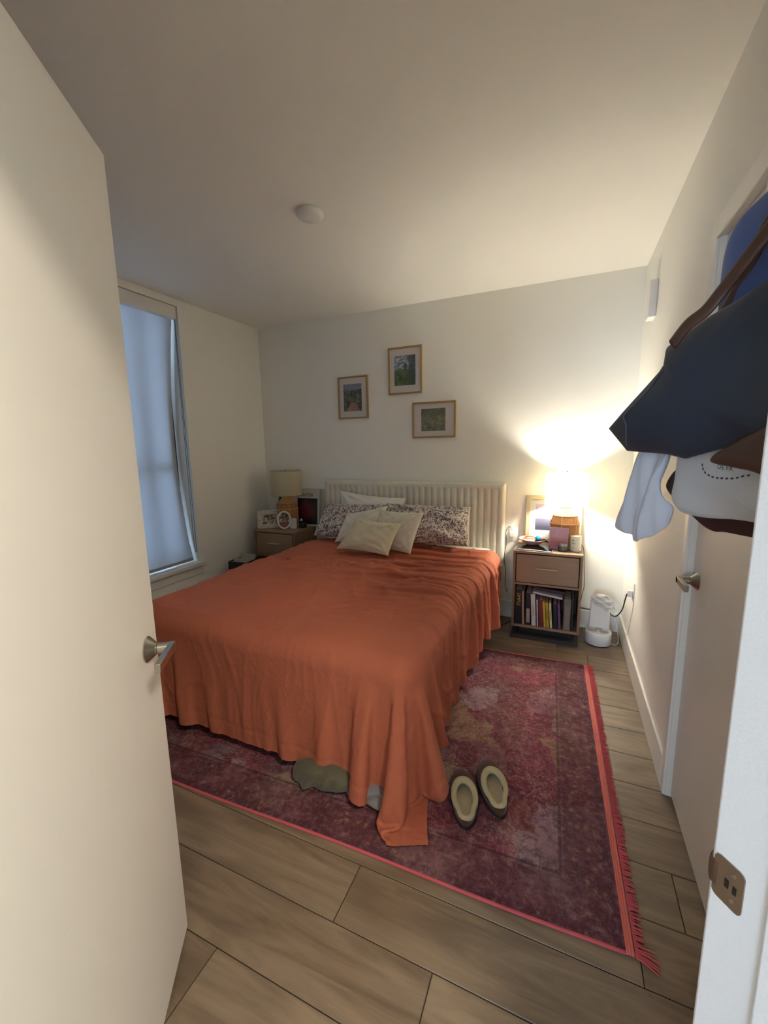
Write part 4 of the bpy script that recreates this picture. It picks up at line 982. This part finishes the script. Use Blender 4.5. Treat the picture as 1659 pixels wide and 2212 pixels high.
for k in range(5): tube(bm, spline([(-.055+k*.012, .030, .33-k*.012), (-.01+k*.015, .022, .30-k*.02), (.05+k*.004, .024, .31-k*.02), (.08, .03, .27-k*.012)]), .0016, 5)
bm2 = bmesh.new(); puff(bm2, [(-.068, .335), (-.03, .365), (.0, .352), (.045, .362), (.085, .325), (.100, .262), (.072, .272), (.045, .235), (.02, .262), (-.02, .27), (-.05, .30)], .006, Matrix.Translation((0, .026, 0)), noise=.006, seed=8, sharp=True, nf=26)
pb = small('plastic_wrap', 'crumpled clear plastic bag draped over the white appliance tank', 'plastic bag', bm2, plain('cloudy_plastic', (214, 212, 208), .2), smooth=False)
pb.matrix_world = dv.matrix_basis @ Matrix.Identity(4)
bm.free()
# ================================================================ cables and sockets
def cable(name, label, pts, r, m, group=None, sub=10):
    bm = bmesh.new(); tube(bm, spline(pts, sub), r, 6); return tag(obj(name, bm, m, None, smooth='all'), label, 'cable', group)
M_cabk, M_cabw = plain('black_rubber', (30, 28, 28), .6), plain('white_rubber', (214, 210, 204), .5)
cable('phone_cable', 'thin dark cable hanging between headboard and right nightstand', [(-.385, 3.478, .765), (-.405, 3.46, .80), (-.43, 3.44, .76), (-.425, 3.45, .66), (-.44, 3.45, .54), (-.425, 3.45, .42), (-.425, 3.45, .30), (-.405, 3.45, .24)], .0022, M_cabk)
cable('charger_cable', 'short white cable looping from wall charger beside the nightstand', [(-.395, 3.478, .755), (-.39, 3.455, .795), (-.375, 3.45, .76), (-.372, 3.47, .66)], .0022, M_cabw)
cable('lamp_cord', 'lamp cord dropping behind the right side of the nightstand', [(.115, 3.44, .700), (.150, 3.47, .66), (.162, 3.47, .50), (.170, 3.47, .36), (.160, 3.47, .30), (.150, 3.47, .20)], .0024, plain('grey_cord', (92, 84, 74), .6))
cable('power_cord', 'black power cord running along the wall to the right wall socket', [(.150, 3.49, .170), (.22, 3.49, .165), (.30, 3.47, .175), (.345, 3.43, .19), (.36, 3.33, .20), (.375, 3.22, .24), (.395, 3.12, .33), (.402, 3.06, .43), (.405, 3.03, .475)], .0042, M_cabk)
cable('appliance_cord', 'white cord curling on the floor right of the white appliance', [(.345, 3.28, .012), (.375, 3.25, .006), (.405, 3.29, .006), (.415, 3.38, .02), (.405, 3.45, .10), (.38, 3.485, .165)], .0028, M_cabw)
cable('floor_cable', 'loose black cable on the floor beside the bed base', [(-.30, 3.44, .06), (-.35, 3.40, .02), (-.40, 3.36, .0045), (-.43, 3.30, .0045)], .0028, M_cabk)
so = thing('wall_socket', 'white socket plate with plug low on the right wall', 'socket', (XR, 3.03, .50))
bm = bmesh.new(); box(bm, -.006, 0, -.036, .036, -.060, .060); obj('cover_plate', bm, M_white, so, bevel=.0015)
bm = bmesh.new(); box(bm, -.036, -.006, -.016, .014, -.040, .004); obj('plug', bm, M_white, so, bevel=.005)
ad = thing('wall_charger', 'white charger plugged into the back wall left of the nightstand', 'charger', (-.375, YB, .728))
bm = bmesh.new(); box(bm, -.036, .036, -.006, 0, -.055, .055); obj('cover_plate', bm, M_white, ad, bevel=.001)
bm = bmesh.new(); box(bm, -.028, .020, -.040, -.006, -.018, .020); obj('plug', bm, M_white, ad, bevel=.003)
# ================================================================ ceiling and wall fittings
sd = thing('smoke_detector', 'round white smoke detector on the ceiling', 'smoke detector', (-1.262, 1.985, ZC))
bm = bmesh.new(); lathe(bm, [(.070, 0), (.070, -.012), (.066, -.020), (.050, -.032), (.0, -.034)], 48); obj('detector_body', bm, M_white, sd, smooth='all')
ch = thing('door_chime', 'white rectangular chime box high on the right wall', 'chime', (XR, 3.07, 2.30))
bm = bmesh.new(); box(bm, -.040, 0, -.052, .052, -.105, .105); obj('chime_body', bm, M_white, ch, bevel=.004)
# ================================================================ roller blind
bl = thing('roller_blind', 'grey roller blind lowered over the window, right edge curling away', 'blind', (XL, 2.0, WZ0))
bm = bmesh.new(); box(bm, XL-.075, XL-.004, WY0+.004, WY1-.012, WZ1-.100, WZ1-.004); rel(obj('fascia', bm, M_trim, bl, bevel=.004), bl)
def shade_cloth():
    t = NT('blind_fabric'); t.t.nodes.remove(t.b); n = t.noise(t.map(), 500, 2); col = t.mix(n, L((176, 176, 172)), L((198, 198, 194)))
    di = t.n('BsdfDiffuse', {'Color': col}); tl = t.n('BsdfTranslucent', {'Color': L((150, 158, 166))})
    mx = t.n('MixShader', {0: BLIND_T, 1: di.outputs[0], 2: tl.outputs[0]}); t.link(mx.outputs[0], t.t.nodes['Material Output'].inputs[0]); return t.m
BLIND_T = .22
ny, nz = 40, 60; P = np.zeros((ny, nz, 3))
for i in range(ny):
    for j in range(nz):
        u, t = i/(ny-1), j/(nz-1); z = WZ0+.018+(WZ1-.09-WZ0-.018)*t; bow = math.sin(PI*min(1, t*1.02))**.8
        yr = WY1-.018-.010*bow; y = WY0+.015+(yr-WY0-.015)*u
        x = XL-.055-.080*bow*max(0, (u-.35)/.65)**1.6+.003*math.sin(u*9+t*2)
        if t < .06: x += .006
        P[i, j] = (x, y, z)
v_, _, f_ = grid_mesh(P); rel(obj('blind_cloth', (v_, [], f_), shade_cloth(), bl, smooth='all'), bl)
bm = bmesh.new(); box(bm, XL-.056, XL-.044, WY0+.015, WY1-.024, WZ0+.010, WZ0+.034); rel(obj('bottom_rail', bm, plain('rail_grey', (150, 148, 140), .5), bl, bevel=.002), bl)
bm = bmesh.new(); tube(bm, spline([(XL-.030, WY1-.014, WZ1-.10), (XL-.032, WY1-.014, 1.9), (XL-.034, WY1-.013, 1.2), (XL-.034, WY1-.012, .72), (XL-.027, WY1-.010, .60), (XL-.019, WY1-.009, .585), (XL-.011, WY1-.010, .62), (XL-.010, WY1-.012, .75), (XL-.014, WY1-.013, 1.2), (XL-.020, WY1-.014, 1.9), (XL-.022, WY1-.014, WZ1-.10)]), .0018, 6)
rel(obj('pull_cord', bm, M_cabk, bl, smooth='all'), bl)
# ================================================================ bags on the closet door
A0 = Vector((.33, .90, 0)); dS = Vector((-.455, .89, 0)).normalized(); nS = Vector((dS.y, -dS.x, 0))      # nS points to the closet door
def planeM(off): return Matrix(((dS.x, nS.x, 0, A0.x+nS.x*off), (dS.y, nS.y, 0, A0.y+nS.y*off), (0, 0, 1, 0), (0, 0, 0, 1)))
M_navy = NT('navy_canvas'); v = M_navy.map(); n1 = M_navy.noise(v, 900, 2); M_navy.base(M_navy.mix(M_navy.noise(v, 5, 3), L((30, 40, 56)), L((44, 54, 70)))); M_navy.bump(n1, .25, .001); M_navy = M_navy.fin(.55)
M_brown = plain('brown_leather', (72, 50, 40), .45, 0, .15, 14, .2); M_brownd = plain('dark_brown_leather', (52, 34, 32), .5, 0, .12, 12, .2)
hk = thing('door_hook_rack', 'white over door rack of hooks on the closet door', 'hook rack', (XR-.006, 1.30, DZ-.01))
bm = bmesh.new(); box(bm, -.006, 0.0, -.22, .22, -.20, -.17)
for yy in (-.15, .15): box(bm, -.003, 0, yy-.012, yy+.012, -.17, -.002)
obj('rail', bm, M_white, hk, bevel=.001)
for k in range(4):
    yy = -.19+k*.125; bm = bmesh.new(); tube(bm, spline([(-.006, yy, -.18), (-.025, yy, -.19), (-.040, yy, -.205), (-.052, yy, -.185), (-.054, yy, -.17)]), .004, 8); obj('hook', bm, M_steel, hk, smooth='all')
def soft(root, name, outline, T, off, m, parentless=False, **kw):
    bm = bmesh.new(); sub = kw.pop('subsurf', 0); puff(bm, outline, T, planeM(off), **kw)
    o = obj(name, bm, m, root, smooth='all', subsurf=sub)
    return rel(o, root) if root else o
P3 = lambda s, z, off=0: A0+dS*s+nS*off+Vector((0, 0, z))
nb = thing('tote_bag', 'large navy tote with brown leather handles hanging nearest from the closet door', 'bag', P3(.2, 1.43).to_tuple())
nbo = soft(nb, 'bag_body', [(.492, 1.499), (.406, 1.439), (.266, 1.433), (.208, 1.424), (.152, 1.438), (.07, 1.456), (-.02, 1.45), (-.03, 1.73), (.066, 1.730), (.116, 1.717), (.174, 1.707), (.230, 1.691), (.281, 1.675), (.290, 1.632)], .045, 0, M_navy, back=.5, K=10, noise=.004, sharp=True, nseg=4, nf=5, prof=.6)

from mathutils.bvhtree import BVHTree
def bvh_of(o): return BVHTree.FromPolygons([v.co.copy() for v in o.data.vertices], [p.vertices[:] for p in o.data.polygons])
def onto_(bv, s, z, lift):
    hit = bv.ray_cast(P3(s, z, -.3), nS); return (hit[0]-nS*lift) if hit[0] else P3(s, z)
def strap(root, name, pts, w_, m, t_=.25):
    bm = bmesh.new(); tube(bm, spline(pts, 8), w_, 10, flat=(t_, 1.0)); return rel(obj(name, bm, m, root, smooth='all'), root)
HKp = (XR-.058, 1.115, 1.965)
nbv = bvh_of(nbo); bm = bmesh.new()
sm_ = [(.262, 1.625), (.30, 1.588), (.34, 1.555), (.376, 1.528), (.366, 1.505), (.372, 1.48), (.388, 1.452)]
tube(bm, spline([onto_(nbv, s_, z_, .0008) for s_, z_ in sm_], 4), .0019, 6); rel(obj('seam', bm, plain('navy_piping', (70, 76, 84), .5), nb, smooth='all'), nb)
strap(nb, 'handle', [P3(.212, 1.66, -.050), P3(.178, 1.688, -.048), P3(.146, 1.705, -.04), P3(.122, 1.735, -.03), P3(.086, 1.765, -.03), P3(.035, 1.82, -.02), P3(-.02, 1.90, .0)], .0135, M_brown, .3)
strap(nb, 'handle', [P3(.215, 1.665, .030), P3(.190, 1.71, .035), P3(.150, 1.76, .03), P3(.10, 1.83, .02), P3(.04, 1.90, .02)], .0125, M_brown, .3)
bm = bmesh.new(); puff(bm, [(.098, 1.422), (.088, 1.438), (.060, 1.452), (.015, 1.475), (-.04, 1.49), (-.04, 1.405), (.02, 1.410), (.06, 1.415)], .012, planeM(-.040), K=6); rel(obj('leather_flap', bm, M_brown, nb, smooth='all'), nb)
bl2 = thing('blue_garment', 'blue cloth garment hanging on the door hook behind the navy tote', 'garment', P3(.15, 1.70, .05).to_tuple())
soft(bl2, 'cloth', [(.212, 1.66), (.222, 1.75), (.221, 1.83), (.196, 1.886), (.137, 1.91), (.06, 1.93), (.02, 1.85), (.06, 1.72), (.12, 1.66)], .026, .055, fabric('blue_cotton', (66, 88, 140), 500, .9, .1), noise=.003)
wt = thing('canvas_tote', 'off white canvas tote with dotted oval print below the navy tote', 'bag', P3(.15, 1.30, .045).to_tuple())
WTO = [(.300, 1.445), (.306, 1.37), (.309, 1.325), (.282, 1.298), (.235, 1.292), (.180, 1.296), (.130, 1.302), (.05, 1.303), (-.02, 1.30), (-.03, 1.42), (.03, 1.50), (.15, 1.52), (.26, 1.50)]
M_canvas = fabric('white_canvas', (186, 188, 192), 350, .9, .05, .3)
tote_o = soft(wt, 'tote_body', WTO, .030, .060, M_canvas, noise=.005, seed=6, nf=7)
M_tx = plain('navy_print', (52, 66, 80), .8)
bvh = bvh_of(tote_o)
def onto(s, z):
    o_ = P3(s, z, -.3); hit = bvh.ray_cast(o_, nS); return (hit[0]-nS*.0012) if hit[0] else P3(s, z, .015)
bm = bmesh.new()
for s, z, a in ((.200, 1.4105, 1.5), (.199, 1.402, 1.4), (.194, 1.3945, .9), (.184, 1.3895, .3), (.173, 1.3865, .1), (.161, 1.3855, 0), (.149, 1.3855, 0), (.136, 1.386, -.1), (.124, 1.387, -.2), (.112, 1.3895, -.4), (.101, 1.393, -.4), (.090, 1.3955, -.2)):
    c = onto(s, z); X = dS*math.cos(a)+Vector((0, 0, -1))*math.sin(a)*-1; Y = X.cross(nS)
    bm.faces.new([bm.verts.new(c+X*(.0036*math.cos(t*PI/5))+Y*(.0020*math.sin(t*PI/5))) for t in range(10)])
rel(obj('printed_dots', bm, M_tx, wt), wt)
tx = text('printed_words', 'DE FA', .0135, M_tx, wt, Matrix.Identity(4), 0)
for v in tx.data.vertices:
    s = .143-v.co.x; z = 1.407+v.co.y-.10*v.co.x; v.co = onto(s, z)
rel(tx, wt)
br = thing('leather_bag', 'dark brown leather bag hanging behind the off white canvas tote', 'bag', P3(.2, 1.27, .10).to_tuple())
soft(br, 'bag_body', [(.30, 1.46), (.330, 1.41), (.366, 1.385), (.388, 1.350), (.372, 1.328), (.343, 1.310), (.30, 1.286), (.258, 1.264), (.228, 1.257), (.200, 1.261), (.14, 1.263), (.075, 1.268), (.0, 1.28), (.0, 1.46), (.15, 1.50)], .013, .100, M_brownd, noise=.002, seed=2, nseg=4)
wc = thing('light_cloth', 'pale blue white cloth hanging below the left end of navy tote', 'cloth', P3(.45, 1.2, .10).to_tuple())
CL = [(.47, 1.46), (.487, 1.40), (.524, 1.31), (.558, 1.222), (.540, 1.200), (.500, 1.192), (.462, 1.180), (.425, 1.198), (.390, 1.222), (.360, 1.250), (.352, 1.285), (.372, 1.32), (.385, 1.36), (.372, 1.40), (.362, 1.46)]
bm = bmesh.new(); puff(bm, CL, .018, planeM(.085), K=12, noise=.0, seed=4, nseg=7)
for v in bm.verts:
    l = v.co-A0; s = l.dot(dS); z = l.z; fold = .010*math.sin((s*.9+(z-1.2)*.35)*75)+.004*math.sin(s*160+z*30); v.co += nS*fold
rel(obj('cloth', bm, fabric('pale_cotton', (192, 196, 206), 600, .9, .05, .15), wc, smooth='all', subsurf=1), wc)
